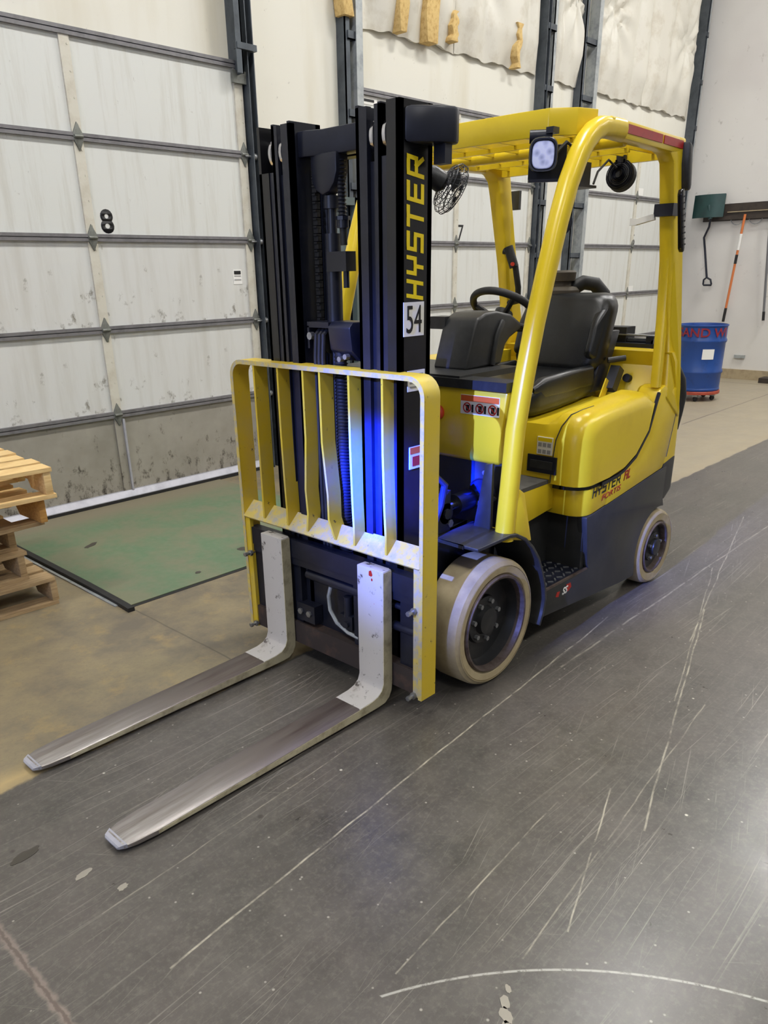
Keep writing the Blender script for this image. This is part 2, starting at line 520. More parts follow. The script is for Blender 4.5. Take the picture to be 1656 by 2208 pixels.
    def lathe(s, prof, org, ax, n=32):
        ax = V(ax).normalized()
        h = V((0, 0, 1)) if abs(ax.z) < 0.9 else V((1, 0, 0))
        e1 = ax.cross(h).normalized()
        e2 = ax.cross(e1)
        tmp = bmesh.new()
        rings = []
        for rad_, hh in prof:
            if rad_ < 1e-6:
                rings.append([tmp.verts.new(V(org) + ax * hh)])
            else:
                rings.append([tmp.verts.new(V(org) + ax * hh + (e1 * math.cos(2 * PI * i / n) + e2 * math.sin(2 * PI * i / n)) * rad_) for i in range(n)])
        for A_, B_ in zip(rings, rings[1:]):
            for i in range(n):
                j = (i + 1) % n
                if len(A_) == 1 and len(B_) == 1:
                    continue
                if len(A_) == 1:
                    tmp.faces.new([A_[0], B_[i], B_[j]])
                elif len(B_) == 1:
                    tmp.faces.new([A_[i], A_[j], B_[0]])
                else:
                    tmp.faces.new([A_[i], A_[j], B_[j], B_[i]])
        bmesh.ops.recalc_face_normals(tmp, faces=tmp.faces)
        return s._add(tmp)

    def loft(s, rings, cap=True):
        tmp = bmesh.new()
        rs = [[tmp.verts.new(p) for p in rg_] for rg_ in rings]
        k = len(rs[0])
        for A_, B_ in zip(rs, rs[1:]):
            for j in range(k):
                tmp.faces.new([A_[j], A_[(j + 1) % k], B_[(j + 1) % k], B_[j]])
        if cap:
            tmp.faces.new(rs[0][::-1])
            tmp.faces.new(rs[-1])
        bmesh.ops.recalc_face_normals(tmp, faces=tmp.faces)
        return s._add(tmp)

    def mirror_y(s, yc):
        """adds the mirror image about the plane y = yc"""
        tmp = bmesh.new()
        mp = {}
        for v in s.bm.verts:
            mp[v] = tmp.verts.new((v.co.x, 2 * yc - v.co.y, v.co.z))
        for f in s.bm.faces:
            tmp.faces.new([mp[v] for v in reversed(f.verts)])
        return s._add(tmp)

    def flip_y(s, yc):
        for v in s.bm.verts:
            v.co.y = 2 * yc - v.co.y
        bmesh.ops.reverse_faces(s.bm, faces=s.bm.faces)
        return s


ORG = {}


def tag(o, label=None, cat=None, group=None, kind=None):
    for k, v in (('label', label), ('category', cat), ('group', group), ('kind', kind)):
        if v:
            o[k] = v
    return o


def link(o, parent, world):
    C.objects.link(o)
    if parent is not None:
        o.parent = parent
        o.location = V(world) - ORG[parent.name]
    else:
        o.location = world
    ORG[o.name] = V(world)


def empty(name, loc, label, cat, group=None):
    o = bpy.data.objects.new(name, None)
    o.empty_display_size = 0.2
    link(o, None, loc)
    return tag(o, label, cat, group)


def fin(mesh, mat, ang=35):
    for p in mesh.polygons:
        p.use_smooth = True
    mesh.set_sharp_from_angle(angle=math.radians(ang))
    mesh.materials.append(mat)


def build(name, b, mat, parent=None, label=None, ang=35, base=False):
    """one mesh object from an MB whose coordinates are world coordinates"""
    bm = b.bm
    xs_ = [v.co for v in bm.verts]
    lo = V([min(c_[i] for c_ in xs_) for i in range(3)])
    hi = V([max(c_[i] for c_ in xs_) for i in range(3)])
    c_ = (lo + hi) / 2
    if base:
        c_.z = lo.z
    for v in bm.verts:
        v.co -= c_
    me = bpy.data.meshes.new(name)
    bm.to_mesh(me)
    bm.free()
    fin(me, mat, ang)
    o = bpy.data.objects.new(name, me)
    link(o, parent, c_)
    if label:
        o['label'] = label
    return o


def inst(src, parent, world, rot=None, name=None):
    o = bpy.data.objects.new(name or src.name.split('.')[0], src.data)
    link(o, parent, world)
    if rot:
        o.rotation_euler = rot
    return o


def copy_shift(o, parent, delta):
    """a part moved by delta, sharing its mesh"""
    return inst(o, parent, ORG[o.name] + V(delta))


def text(name, s_, mat, parent, org, ax, ay, height, width=None, shear=0.0, bold=0.0, depth=0.0012, label=None, center=False):
    cu = bpy.data.curves.new(name, 'FONT')
    cu.body = s_
    cu.size = 1
    cu.shear = shear
    cu.offset = bold
    cu.resolution_u = 4
    o = bpy.data.objects.new('tmp', cu)
    C.objects.link(o)
    dg = bpy.context.evaluated_depsgraph_get()
    me = bpy.data.meshes.new_from_object(o.evaluated_get(dg))
    bpy.data.objects.remove(o)
    place_flat(me, org, ax, ay, height, width, depth, center)
    me.name = name
    me.materials.clear()
    me.materials.append(mat)
    return flat_obj(name, me, parent, label)


def place_flat(me, org, ax, ay, height, width, depth, center=False):
    xs_ = [v.co.x for v in me.vertices]
    ys_ = [v.co.y for v in me.vertices]
    x0, x1, y0, y1 = min(xs_), max(xs_), min(ys_), max(ys_)
    sy_ = height / (y1 - y0)
    sx_ = (width / (x1 - x0)) if width else sy_
    ax, ay = V(ax).normalized(), V(ay).normalized()
    nz_ = ax.cross(ay)
    bm = bmesh.new()
    bm.from_mesh(me)
    for v in bm.verts:
        px_, py_ = (v.co.x - x0) * sx_, (v.co.y - y0) * sy_
        if center:
            px_ -= (x1 - x0) * sx_ / 2
            py_ -= height / 2
        v.co = V(org) + ax * px_ + ay * py_ + nz_ * v.co.z
    if depth:
        rg_ = bmesh.ops.extrude_face_region(bm, geom=bm.faces[:])
        for e in rg_['geom']:
            if isinstance(e, bmesh.types.BMVert):
                e.co += nz_ * depth
        bmesh.ops.recalc_face_normals(bm, faces=bm.faces)
    bm.to_mesh(me)
    bm.free()


def flat_obj(name, me, parent, label=None):
    c_ = V((0, 0, 0))
    for v in me.vertices:
        c_ += v.co
    c_ /= max(1, len(me.vertices))
    me.transform(Matrix.Translation(-c_))
    o = bpy.data.objects.new(name, me)
    link(o, parent, c_)
    if label:
        o['label'] = label
    return o


def stroke_word(name, word, mat, parent, org, ax, ay, height, width, th=0.2, shear=0.18, depth=0.0012, label=None):
    """wide block letters drawn with bars (H Y S T E R)"""
    G = {'H': [((0, 0), (0, 1)), ((.8, 0), (.8, 1)), ((0, .5), (.8, .5))],
         'Y': [((0, 1), (0, .5)), ((.8, 1), (.8, .5)), ((0, .5), (.8, .5)), ((.4, .5), (.4, 0))],
         'S': [((.8, 1), (0, 1)), ((0, 1), (0, .5)), ((0, .5), (.8, .5)), ((.8, .5), (.8, 0)), ((.8, 0), (0, 0))],
         'T': [((-.05, 1), (.85, 1)), ((.4, 1), (.4, 0))],
         'E': [((.8, 1), (0, 1)), ((0, 1), (0, 0)), ((0, 0), (.8, 0)), ((0, .5), (.7, .5))],
         'R': [((0, 0), (0, 1)), ((0, 1), (.8, 1)), ((.8, 1), (.8, .45)), ((0, .45), (.8, .45)), ((.45, .45), (.85, 0))]}
    bm = bmesh.new()
    k = th / 2
    for i, ch in enumerate(word):
        for cnt, ((x0, y0), (x1, y1)) in enumerate(G[ch]):
            d_ = V((x1 - x0, y1 - y0)).normalized()
            n_ = V((-d_.y, d_.x)) * k
            a_ = V((x0, y0)) - d_ * k
            b_ = V((x1, y1)) + d_ * k
            vs = []
            for p in (a_ + n_, a_ - n_, b_ - n_, b_ + n_):
                yy = min(max(p.y, -k), 1 + k)
                vs.append(bm.verts.new((i * 1.28 + p.x + shear * yy, yy, cnt * .00009)))
            f = bm.faces.new(vs)
            if f.normal.z < 0:
                f.normal_flip()
    me = bpy.data.meshes.new(name)
    bmesh.ops.recalc_face_normals(bm, faces=bm.faces)
    bm.to_mesh(me)
    bm.free()
    place_flat(me, org, ax, ay, height, width, depth)
    me.materials.append(mat)
    return flat_obj(name, me, parent, label)


# ================================================================== SETTING
YW = 3.80      # dock wall
XW = 10.0      # right wall


def struct(o, label):
    o['kind'] = 'structure'
    o['label'] = label
    return o


floor = struct(build('floor', MB().box(-9, XW + 0.2, -10, YW + 0.2, -0.12, 0), M['floor']),
               'concrete warehouse floor, dark sealed lane beside bare tan concrete')
# origin at world origin so that the floor pattern stands where it was measured
for v in floor.data.vertices:
    v.co += ORG['floor']
floor.location = (0, 0, 0)
ORG['floor'] = V((0, 0, 0))
build('leveler_plate', MB().box(-0.615, 1.28, 1.87, 3.70, 0, 0.006, 0.002), M['green'], floor, 'worn green painted dock leveller plate')
build('joint', MB().box(-0.66, 1.33, 1.845, 1.87, 0.0, 0.002), M['rubber'], floor, 'dark gap along the leveller front')
build('edge_seal', MB().sweep([(-0.645, 1.80, 0.012), (-0.64, 1.88, 0.012), (-0.632, 2.3, 0.013), (-0.63, 3.0, 0.012), (-0.63, 3.7, 0.012)],
                              [(-0.018, -0.012), (0.018, -0.012), (0.018, 0.010), (-0.018, 0.010)], up=(0, 0, 1)), M['rubber'], floor, 'black rubber edge strip')
build('edge_angle', MB().box(-0.672, -0.655, 1.92, 3.7, 0, 0.006), M['galv'], floor, 'pale steel edge angle')


def floor_spot(x, y, a, b, ang, mat, seed, z=0.0012):
    rnd = random.Random(seed)
    n = 18
    pts = []
    for i in range(n):
        k = 2 * PI * i / n
        q_ = 1 + rnd.uniform(-0.18, 0.18)
        px_, py_ = a * q_ * math.cos(k), b * q_ * math.sin(k)
        pts.append((x + px_ * math.cos(ang) - py_ * math.sin(ang), y + px_ * math.sin(ang) + py_ * math.cos(ang)))
    return build('stain', MB().prism(pts, 'z', 0.0002, z), mat, floor)


sp_pale = plain('pale_floor_spot', srgb(150, 144, 130), 0.6)
sp_dark = plain('dark_floor_spot', srgb(64, 60, 52), 0.4)
for i, (x, y, a, b, ang, mt) in enumerate([(-1.715, 0.228, 0.026, 0.012, 0.2, sp_pale), (-1.663, 0.098, 0.016, 0.011, 0.2, sp_pale),
                                           (-1.80, 0.43, 0.045, 0.018, 0.2, sp_dark), (-1.263, -0.921, 0.022, 0.014, 1.0, sp_pale),
                                           (-1.235, -0.90, 0.018, 0.012, 1.0, sp_pale), (-1.29, -0.95, 0.026, 0.014, 0.9, sp_pale),
                                           (-1.20, -0.885, 0.012, 0.007, 0.9, sp_pale)]):
    floor_spot(x, y, a, b, ang, mt, i)
for i, (x, y, a, b) in enumerate([(-0.28, 2.93, 0.06, 0.02), (0.33, 2.12, 0.035, 0.045), (-0.1, 2.0, 0.02, 0.015)]):
    floor_spot(x, y, a, b, 0.5, sp_dark, 20 + i, 0.0072)

wall_back = struct(build('wall_back', MB().box(-9, XW + 0.2, YW, YW + 0.2, 0, 7.2), M['wall']), 'off-white dock wall with painted stains behind the truck')
wall_right = struct(build('wall_right', MB().box(XW, XW + 0.2, -10, YW, 0, 7.2), M['wall2']), 'smooth white wall at the far right end')
ceiling = struct(build('ceiling', MB().box(-9, XW + 0.2, -10, YW + 0.2, 7.2, 7.35), M['ceiling']), 'white warehouse ceiling overhead')
struct(build('baseboard_right', MB().box(XW - 0.03, XW, -10, YW, 0, 0.14, 0.004), M['tan']), 'tan baseboard along the right wall')


def blanket(x0, x1, z0, z1, seed):
    """quilted insulation sheet sagging in front of the wall"""
    rnd = random.Random(seed)
    nx, nz = 56, 60
    b = MB()
    vs = []
    ties = [(x0 + (x1 - x0) * (0.25 + 0.5 * ((i + seed + 1) % 2)), z0 + 0.82 + 0.95 * i) for i in range(5)]
    fr = [rnd.uniform(5, 9) for _ in range(4)]
    ph = [rnd.uniform(0, 6) for _ in range(4)]
    for j in range(nz + 1):
        row = []
        for i in range(nx + 1):
            x = x0 + (x1 - x0) * i / nx
            z_ = z0 + (z1 - z0) * j / nz
            ex = min(i, nx - i) / nx
            ez = min(1.0, j / 6)
            dep = 0.09 * min(1, ex * 9) ** 0.6 * (0.25 + 0.75 * ez)
            dep += (0.012 * math.sin(x * fr[0] + ph[0] + 0.8 * math.sin(z_ * 1.3)) - 0.045 * (1 - abs(math.sin(x * 4.3 + ph[2] + .25 * math.sin(z_ * 2)))) ** 3) * ez
            dep += 0.012 * math.sin(x * fr[1] * 2.1 + ph[1] + z_) * (1.2 - 0.5 * ez)
            for tx, tz in ties:
                rr_ = math.hypot(x - tx, (z_ - tz) * 0.8)
                an = math.atan2(z_ - tz, x - tx)
                dep -= 0.07 * math.exp(-(rr_ / 0.16) ** 2)
                dep += 0.032 * math.cos(an * 9) * math.exp(-(rr_ / 0.40) ** 2) * min(1, rr_ / 0.06)
            zz = z_ + (0.010 * math.sin(x * 11 + seed) + 0.007 * math.sin(x * 29) if j == 0 else 0)
            row.append(b.bm.verts.new((x, YW - 0.012 - max(0.0, dep), zz)))
        vs.append(row)
    for j in range(nz):
        for i in range(nx):
            b.bm.faces.new([vs[j][i], vs[j][i + 1], vs[j + 1][i + 1], vs[j + 1][i]])
    # a thin return so the sheet has a bottom edge
    low = [b.bm.verts.new((v.co.x, YW - 0.004, v.co.z + 0.01)) for v in vs[0]]
    for i in range(nx):
        b.bm.faces.new([low[i], low[i + 1], vs[0][i + 1], vs[0][i]])
    return build('insulation_sheet', b, M['blanket'], wall_back, ang=60)


for i, (x0, x1) in enumerate([(3.15, 4.45), (4.45, 5.86), (6.12, 6.72), (7.06, 8.35), (8.35, 9.75)]):
    blanket(x0, x1, 3.49, 6.3, i)
# torn places where the yellow glass fibre hangs out
for i, (x, wd, z0, z1) in enumerate([(2.93, 0.09, 3.50, 5.0), (3.615, 0.09, 3.50, 5.2), (4.01, 0.18, 3.48, 5.2), (4.325, 0.07, 3.54, 3.78), (5.38, 0.07, 3.48, 3.86)]):
    rnd = random.Random(40 + i)
    L_, R_ = [], []
    for k in range(9):
        z_ = z0 + (z1 - z0) * k / 8
        L_.append((x - wd / 2 + rnd.uniform(-.03, .03), z_))
        R_.append((x + wd / 2 + rnd.uniform(-.03, .03), z_))
    build('torn_insulation', MB().prism(L_ + R_[::-1], 'y', YW - 0.135, YW - 0.02, 0.008), M['fiber'], wall_back, 'torn yellow glass fibre')

# ---------------------------------------------------------------- dock doors
SEAM = [0.035, 0.65, 1.245, 1.842, 2.44, 3.02]
HINGE = MB().prism([(0, 0.085), (0.034, 0.02), (0.034, -0.02), (0, -0.085), (-0.034, -0.02), (-0.034, 0.02)], 'y', -0.012, 0, 0.003)
HINGE.cyl((-0.03, -0.016, 0), (0.03, -0.016, 0), 0.010, 8)
HINGE_OBJ = None


def hinge(door, x, z):
    global HINGE_OBJ
    loc = V((x, YW - 0.075, z))
    if HINGE_OBJ is None:
        o = build('hinge', HINGE, M['hinge'])
        C.objects.unlink(o)
        HINGE_OBJ = o
        ORG.pop(o.name, None)
    o = bpy.data.objects.new('hinge', HINGE_OBJ.data)
    link(o, door, loc)
    return o


def dock_door(name, x0, xc, x1, label, number, nx, nz, nh, dirty):
    y0 = YW - 0.06
    door = build(name, MB().box(x0, x1, YW - 0.03, YW - 0.004, 0.03, SEAM[-1]), M['stile'])
    struct(door, label)
    panel_src = None
    for i in range(5):
        za, zb = SEAM[i], SEAM[i + 1]
        for (pa, pb) in ((x0 + 0.05, xc - 0.035), (xc + 0.035, x1 - 0.05)):
            mt = M['panel']
            if dirty:
                mt = M['panel_dirty'] if i == 0 else (M['panel_scuffed'] if i < 3 else M['panel'])
            build('door_panel', MB().box(pa - 0.02, pb + 0.02, y0 + 0.012, YW - 0.02, za + 0.02, zb - 0.02, 0.003), mt, door)
        for (pa, pb) in ((x0, x0 + 0.06), (xc - 0.034, xc + 0.034), (x1 - 0.075, x1)):
            mt = M['stile'] if (i or not dirty) else M['panel_dirty']
            b = MB().box(pa, pb, y0 - 0.004, YW - 0.02, za + 0.012, zb - 0.012, 0.002)
            for k in range(4):
                zz = za + (zb - za) * (k + 0.5) / 4
                b.cyl((pb - 0.018, y0 - 0.008, zz), (pb - 0.018, y0 - 0.003, zz), 0.006, 6)
            build('door_stile', b, mt, door)
    for i in range(1, 6):
        z = SEAM[i]
        b = MB()
        h = 0.023 if i < 5 else 0.024
        b.box(x0, x1, y0 - 0.012, YW - 0.02, z + 0.003, z + h, 0.003)
        b.box(x0, x1, y0 - 0.012, YW - 0.02, z - h, z - 0.003, 0.003)
        b.box(x0, x1, y0 + 0.004, YW - 0.02, z - 0.004, z + 0.004)
        build('section_rail', b, M['strut'], door)
    for i in range(1, 5):
        for hx in (x0 + 0.03, xc, x1 - 0.03):
            hinge(door, hx, SEAM[i])
        for hx, sg in ((x1 - 0.03, 1), (x0 + 0.03, -1)):
            build('roller', MB().cyl((hx, y0 - 0.02, SEAM[i] - 0.01), (hx + sg * 0.09, y0 - 0.02, SEAM[i] - 0.01), 0.008, 8)
                  .cyl((hx + sg * 0.075, y0 - 0.02, SEAM[i] - 0.01), (hx + sg * 0.10, y0 - 0.02, SEAM[i] - 0.01), 0.024, 12), M['zinc'], door)
    # top bracket
    build('top_bracket', MB().box(x1 - 0.10, x1 + 0.03, y0 - 0.03, y0 - 0.005, 2.90, 2.98, 0.004), M['hinge'], door)
    # bottom bar and rubber
    build('bottom_bar', MB().prism([(y0 - 0.045, 0.026), (y0 - 0.045, 0.034), (y0 - 0.01, 0.075), (y0 + 0.03, 0.075), (y0 + 0.03, 0.026)], 'x', x0, x1, 0.002), M['alu'], door, 'bright aluminium bottom bar')
    build('bottom_seal', MB().box(x0, x1, y0 - 0.048, y0 + 0.03, 0.0, 0.028, 0.008), M['rubber'], door, 'black rubber bottom seal')
    text('number', number, M['blackprint'], door, (nx, y0 + 0.0115, nz), (1, 0, 0), (0, 0, 1), nh, None, 0, 0.03 if number == '8' else 0.0, center=True, label='black number ' + number)
    return door


D8 = dock_door('door_1', -0.92, 0.465, 1.85, 'tall white sectional dock door numbered 8, grimy along its bottom', '8', 0.60, 1.947, 0.152, True)
D7 = dock_door('door_2', 3.10, 4.49, 5.88, 'white sectional dock door numbered 7, seen behind the steering wheel', '7', 4.585, 1.946, 0.15, False)
D6 = dock_door('door_3', 7.01, 8.40, 9.79, 'white sectional dock door numbered 6, seen behind the seat', '6', 8.455, 1.925, 0.15, False)
build('edge_trim', MB().box(0.492, 0.508, YW - 0.078, YW - 0.05, 0.07, 0.615, 0.002), M['alu'], D8, 'bright aluminium strip')
st_ = build('sticker', MB().box(1.635, 1.72, YW - 0.051, YW - 0.0478, 1.52, 1.63), M['white'], D8, 'small printed white sticker')
for k in range(3):
    build('print_line', MB().box(1.645, 1.71, YW - 0.0525, YW - 0.0508, 1.605 - 0.028 * k - (0.012 if k == 0 else 0), 1.613 - 0.028 * k + (0.006 if k == 0 else 0)), M['blackprint'] if k == 0 else M['greyprint'], st_)
for z in (2.52, 1.30):
    build('sticker', MB().box(8.46, 8.60, YW - 0.052, YW - 0.0478, z - 0.05, z + 0.04), M['white'], D6, 'small white paper sticker')
st_ = build('sticker', MB().box(3.15, 3.34, YW - 0.052, YW - 0.0478, 2.93, 2.99), M['white'], D7, 'white name sticker')
build('print_line', MB().box(3.17, 3.30, YW - 0.0535, YW - 0.0518, 2.95, 2.97), M['blackprint'], st_)


def door_track(door, xo, side, spread):
    """vertical lift track: a channel by the opening, an angle further out, cross brackets between"""
    z1 = 6.4
    a, b = (xo + 0.01, xo + 0.075) if side > 0 else (xo - 0.075, xo - 0.01)
    y0 = YW - 0.12
    tr = MB()
    tr.box(a, b, YW - 0.02, YW - 0.0, 0.0, z1)
    tr.box(a, a + 0.008, y0, YW - 0.02, 0.0, z1)
    tr.box(b - 0.008, b, y0, YW - 0.02, 0.0, z1)
    if side < 0:
        tr.box(a - 0.006, b + 0.006, y0 - 0.006, y0, 0.0, z1, 0.002)
    build('track_channel', tr, M['galv'] if side < 0 else M['track'], door)
    if spread:
        c_ = xo + side * spread
        build('track_angle', MB().box(c_ - 0.028, c_ + 0.028, YW - 0.10, YW - 0.09, 0, z1).box(c_ - 0.028, c_ - 0.018, YW - 0.10, YW, 0, z1), M['track'] if side < 0 else M['galv'], door)
        for k in range(11):
            zz = 0.6 + k * 0.55
            xa, xb = sorted((xo + side * 0.04, c_))
            build('track_bracket', MB().box(xa, xb, YW - 0.112, YW - 0.10, zz, zz + 0.06, 0.003).box(xa, xb, YW - 0.112, YW - 0.05, zz, zz + 0.008), M['track'], door)


door_track(D8, 1.86, 1, 0)
build('track_angle', MB().box(1.742, 1.80, YW - 0.16, YW - 0.15, 2.95, 6.4).box(1.79, 1.80, YW - 0.16, YW, 2.95, 6.4), M['track'], D8)
for k in range(6):
    build('track_bracket', MB().box(1.75, 1.93, YW - 0.165, YW - 0.12, 3.1 + 0.6 * k, 3.14 + 0.6 * k), M['track'], D8)
door_track(D7, 3.10, -1, 0.16)
door_track(D7, 5.88, 1, 0.20)
door_track(D6, 7.01, -1, 0.29)
door_track(D6, 9.79, 1, 0.13)
build('jamb_trim', MB().box(1.935, 1.975, YW - 0.05, YW, 0, 6.4, 0.003), M['panel'], D8, 'pale jamb strip')

# grey walk-through door between dock doors 8 and 7
D4 = build('door_4', MB().box(2.03, 2.93, YW - 0.06, YW - 0.005, 0.06, 2.13, 0.004), M['greydoor'])
struct(D4, 'grey steel walk-through door half hidden behind the black mast')
b = MB()
b.box(1.98, 2.035, YW - 0.16, YW, 0.0, 2.19, 0.004)
b.box(2.925, 2.98, YW - 0.16, YW, 0.0, 2.19, 0.004)
b.box(1.98, 2.98, YW - 0.16, YW, 2.13, 2.19, 0.004)
build('door_frame', b, M['shadedframe'], D4)
build('threshold', MB().box(1.98, 2.98, YW - 0.30, YW, 0.0, 0.05, 0.004), M['tan'], D4)
pl_ = build('name_plate', MB().prism([(2.86 + 0.07 * math.cos(2 * PI * i / 20), 1.56 + 0.035 * math.sin(2 * PI * i / 20)) for i in range(20)], 'y', YW - 0.068, YW - 0.06), M['zinc'], D4, 'small oval plate')

# ---------------------------------------------------------------- tools on the right wall
rack = empty('tool_rack', (XW, 2.7, 2.17), 'dark brown wooden tool rack screwed to the right wall above the drum', 'rack')
build('back_board', MB().box(XW - 0.035, XW, 1.5, 3.44, 2.17, 2.39, 0.004), M['rackbrown'], rack)
build('ledge', MB().box(XW - 0.07, XW - 0.035, 1.5, 3.42, 2.18, 2.235, 0.004), M['rackbrown'], rack)
build('rail', MB().box(XW - 0.05, XW - 0.03, 1.5, 3.10, 2.275, 2.287), M['tan'], rack)
for k, yy in enumerate((2.95, 2.70)):
    build('hook', MB().tube([(XW - 0.04, yy + 0.09 * math.cos(a), 2.20 - 0.09 * math.sin(a)) for a in [PI * i / 10 for i in range(11)]], 0.006, 6), M['zinc'], rack)
sh = empty('snow_shovel', (XW - 0.1, 3.25, 1.31), 'dark green snow shovel hung blade up with a bent black handle', 'shovel')
b = MB()
rings = []
for k in range(9):
    yy = 3.13 + 0.44 * k / 8
    bend = 0.06 * (1 - ((k - 4) / 4) ** 2)
    rings.append([(XW - 0.10 - bend, yy, 2.52 - 0.012 * (k == 0)), (XW - 0.114 - bend, yy, 2.52), (XW - 0.134 - bend * 1.3, yy - 0.006, 2.22), (XW - 0.12 - bend * 1.3, yy - 0.006, 2.22)])
b.loft(rings)
build('blade', b, M['shovelgreen'], sh)
build('blade_socket', MB().cyl((XW - 0.17, 3.28, 2.20), (XW - 0.17, 3.33, 2.38), 0.03, 12), M['shovelgreen'], sh)
build('shaft', MB().tube([(XW - 0.16, 3.28, 2.24), (XW - 0.13, 3.30, 2.10), (XW - 0.11, 3.36, 1.96), (XW - 0.09, 3.33, 1.80), (XW - 0.08, 3.25, 1.42)], 0.016, 8), M['black'], sh)
build('grip', MB().tube([(XW - 0.08, 3.25, 1.42), (XW - 0.08, 3.19, 1.39), (XW - 0.08, 3.17, 1.33), (XW - 0.08, 3.17, 1.315), (XW - 0.08, 3.28, 1.315), (XW - 0.08, 3.29, 1.33), (XW - 0.08, 3.29, 1.39)], 0.014, 8, closed=True), M['black'], sh)
br = empty('long_broom_pole', (XW - 0.1, 2.9, 0.8), 'long orange pole with black end grip hanging from the rack', 'pole')
build('pole', MB().cyl((XW - 0.09, 2.835, 2.24), (XW - 0.06, 2.915, 0.98), 0.017, 10), M['orangepole'], br)
build('end_grip', MB().cyl((XW - 0.06, 2.914, 1.0), (XW - 0.057, 2.926, 0.81), 0.020, 10), M['rubber'], br)
build('collar', MB().cyl((XW - 0.078, 2.868, 1.72), (XW - 0.074, 2.875, 1.60), 0.020, 10), M['rubber'], br)
build('label_band', MB().cyl((XW - 0.084, 2.85, 1.99), (XW - 0.08, 2.864, 1.78), 0.0185, 10), M['white'], br)
gp = empty('grey_pole', (XW - 0.06, 2.4, 0.85), 'thin grey pole hanging from the rack at the picture edge', 'pole')
build('pole', MB().cyl((XW - 0.12, 2.49, 2.24), (XW - 0.07, 2.372, 0.95), 0.016, 10), M['greypole'], gp)
build('end_grip', MB().cyl((XW - 0.07, 2.373, 0.96), (XW - 0.066, 2.363, 0.84), 0.019, 10), M['rubber'], gp)
tag(build('wall_plate', MB().box(XW - 0.03, XW, 2.55, 2.70, 0.30, 0.345, 0.01), M['galv'], base=True), 'small grey plate on the right wall above the baseboard', 'plate')
tag(build('wood_block', MB().box(9.72, 9.95, 2.05, 2.22, 0.0, 0.07, 0.006), M['rackbrown'], base=True), 'small brown wooden block lying by the right baseboard', 'block')

# ---------------------------------------------------------------- drum on a dolly
DX, DY = 7.78, 2.36
dr = empty('steel_drum', (DX, DY, 0.125), 'blue steel drum with red painted letters standing on the dolly', 'drum')
R0 = 0.285
prof = [(0, 0), (R0 * .97, 0), (R0, .012), (R0, .03), (R0 * .985, .035)]
for zz in (0.23, 0.60):
    prof += [(R0 * .985, zz - .03), (R0 + .008, zz - .01), (R0 + .008, zz + .01), (R0 * .985, zz + .03)]
prof += [(R0 * .985, .765), (R0 + .004, .77), (R0 + .006, .785), (R0 - .006, .79), (R0 - .012, .77), (R0 - .015, .68), (0, .68)]
dob = build('drum_shell', MB().lathe(prof, (DX, DY, 0.125), (0, 0, 1), 48), M['drumblue'], dr)
DRUM_Z = 0.125
dl = empty('drum_dolly', (DX, DY, 0), 'round rust-red wheeled dolly beneath the blue drum', 'dolly')
build('platform', MB().lathe([(0, .085), (.29, .085), (.295, .09), (.295, .118), (.29, .1235), (0, .1235)], (DX, DY, 0), (0, 0, 1), 40), M['dollyred'], dl)
for k in range(5):
    a = 2 * PI * k / 5 + 3.6
    cx_, cy_ = DX + 0.22 * math.cos(a), DY + 0.22 * math.sin(a)
    o = build('caster', MB().box(cx_ - .022, cx_ + .022, cy_ - .03, cy_ + .03, .055, .085, .004), M['zinc'], dl)
    build('caster_wheel', MB().lathe([(0, -.014), (.026, -.014), (.03, -.008), (.03, .008), (.026, .014), (0, .014)], (cx_, cy_, .03), (0.6, 0.8, 0), 16), M['rubber'], o)
# lettering wrapped round the drum
ang0 = math.atan2(-1.57 - DY, -2.36 - DX)
cu = bpy.data.curves.new('t', 'FONT')
cu.body = 'SAND WI'
cu.offset = 0.02
o = bpy.data.objects.new('t', cu)
C.objects.link(o)
me = bpy.data.meshes.new_from_object(o.evaluated_get(bpy.context.evaluated_depsgraph_get()))
bpy.data.objects.remove(o)
x1_ = max(v.co.x for v in me.vertices)
bm = bmesh.new()
bm.from_mesh(me)
bmesh.ops.subdivide_edges(bm, edges=bm.edges, cuts=2)
for v in bm.verts:
    a = ang0 + (v.co.x - x1_ * 0.5) / x1_ * 2.3
    rd = R0 + 0.006
    v.co = V((DX + rd * math.cos(a), DY + rd * math.sin(a), DRUM_Z + 0.655 + v.co.y / 0.7 * 0.10))
bm.to_mesh(me)
bm.free()
me.materials.append(M['drumred'])
flat_obj('lettering', me, dr, 'red brush-painted letters')
b = MB()
rings = []
for k in range(7):
    a = ang0 + 0.10 + 0.50 * (k / 6)
    for_ = []
    for zz, rd in ((0.43, R0 + .0005), (0.55, R0 + .0005)):
        for_.append((DX + rd * math.cos(a), DY + rd * math.sin(a), DRUM_Z + zz - 0.04))
    for zz, rd in ((0.55, R0 - .004), (0.43, R0 - .004)):
        for_.append((DX + rd * math.cos(a), DY + rd * math.sin(a), DRUM_Z + zz - 0.04))
    rings.append(for_)
b.loft(rings)
build('paper_label', b, M['white'], dr, 'small white paper label')

# ---------------------------------------------------------------- pallets at the left edge


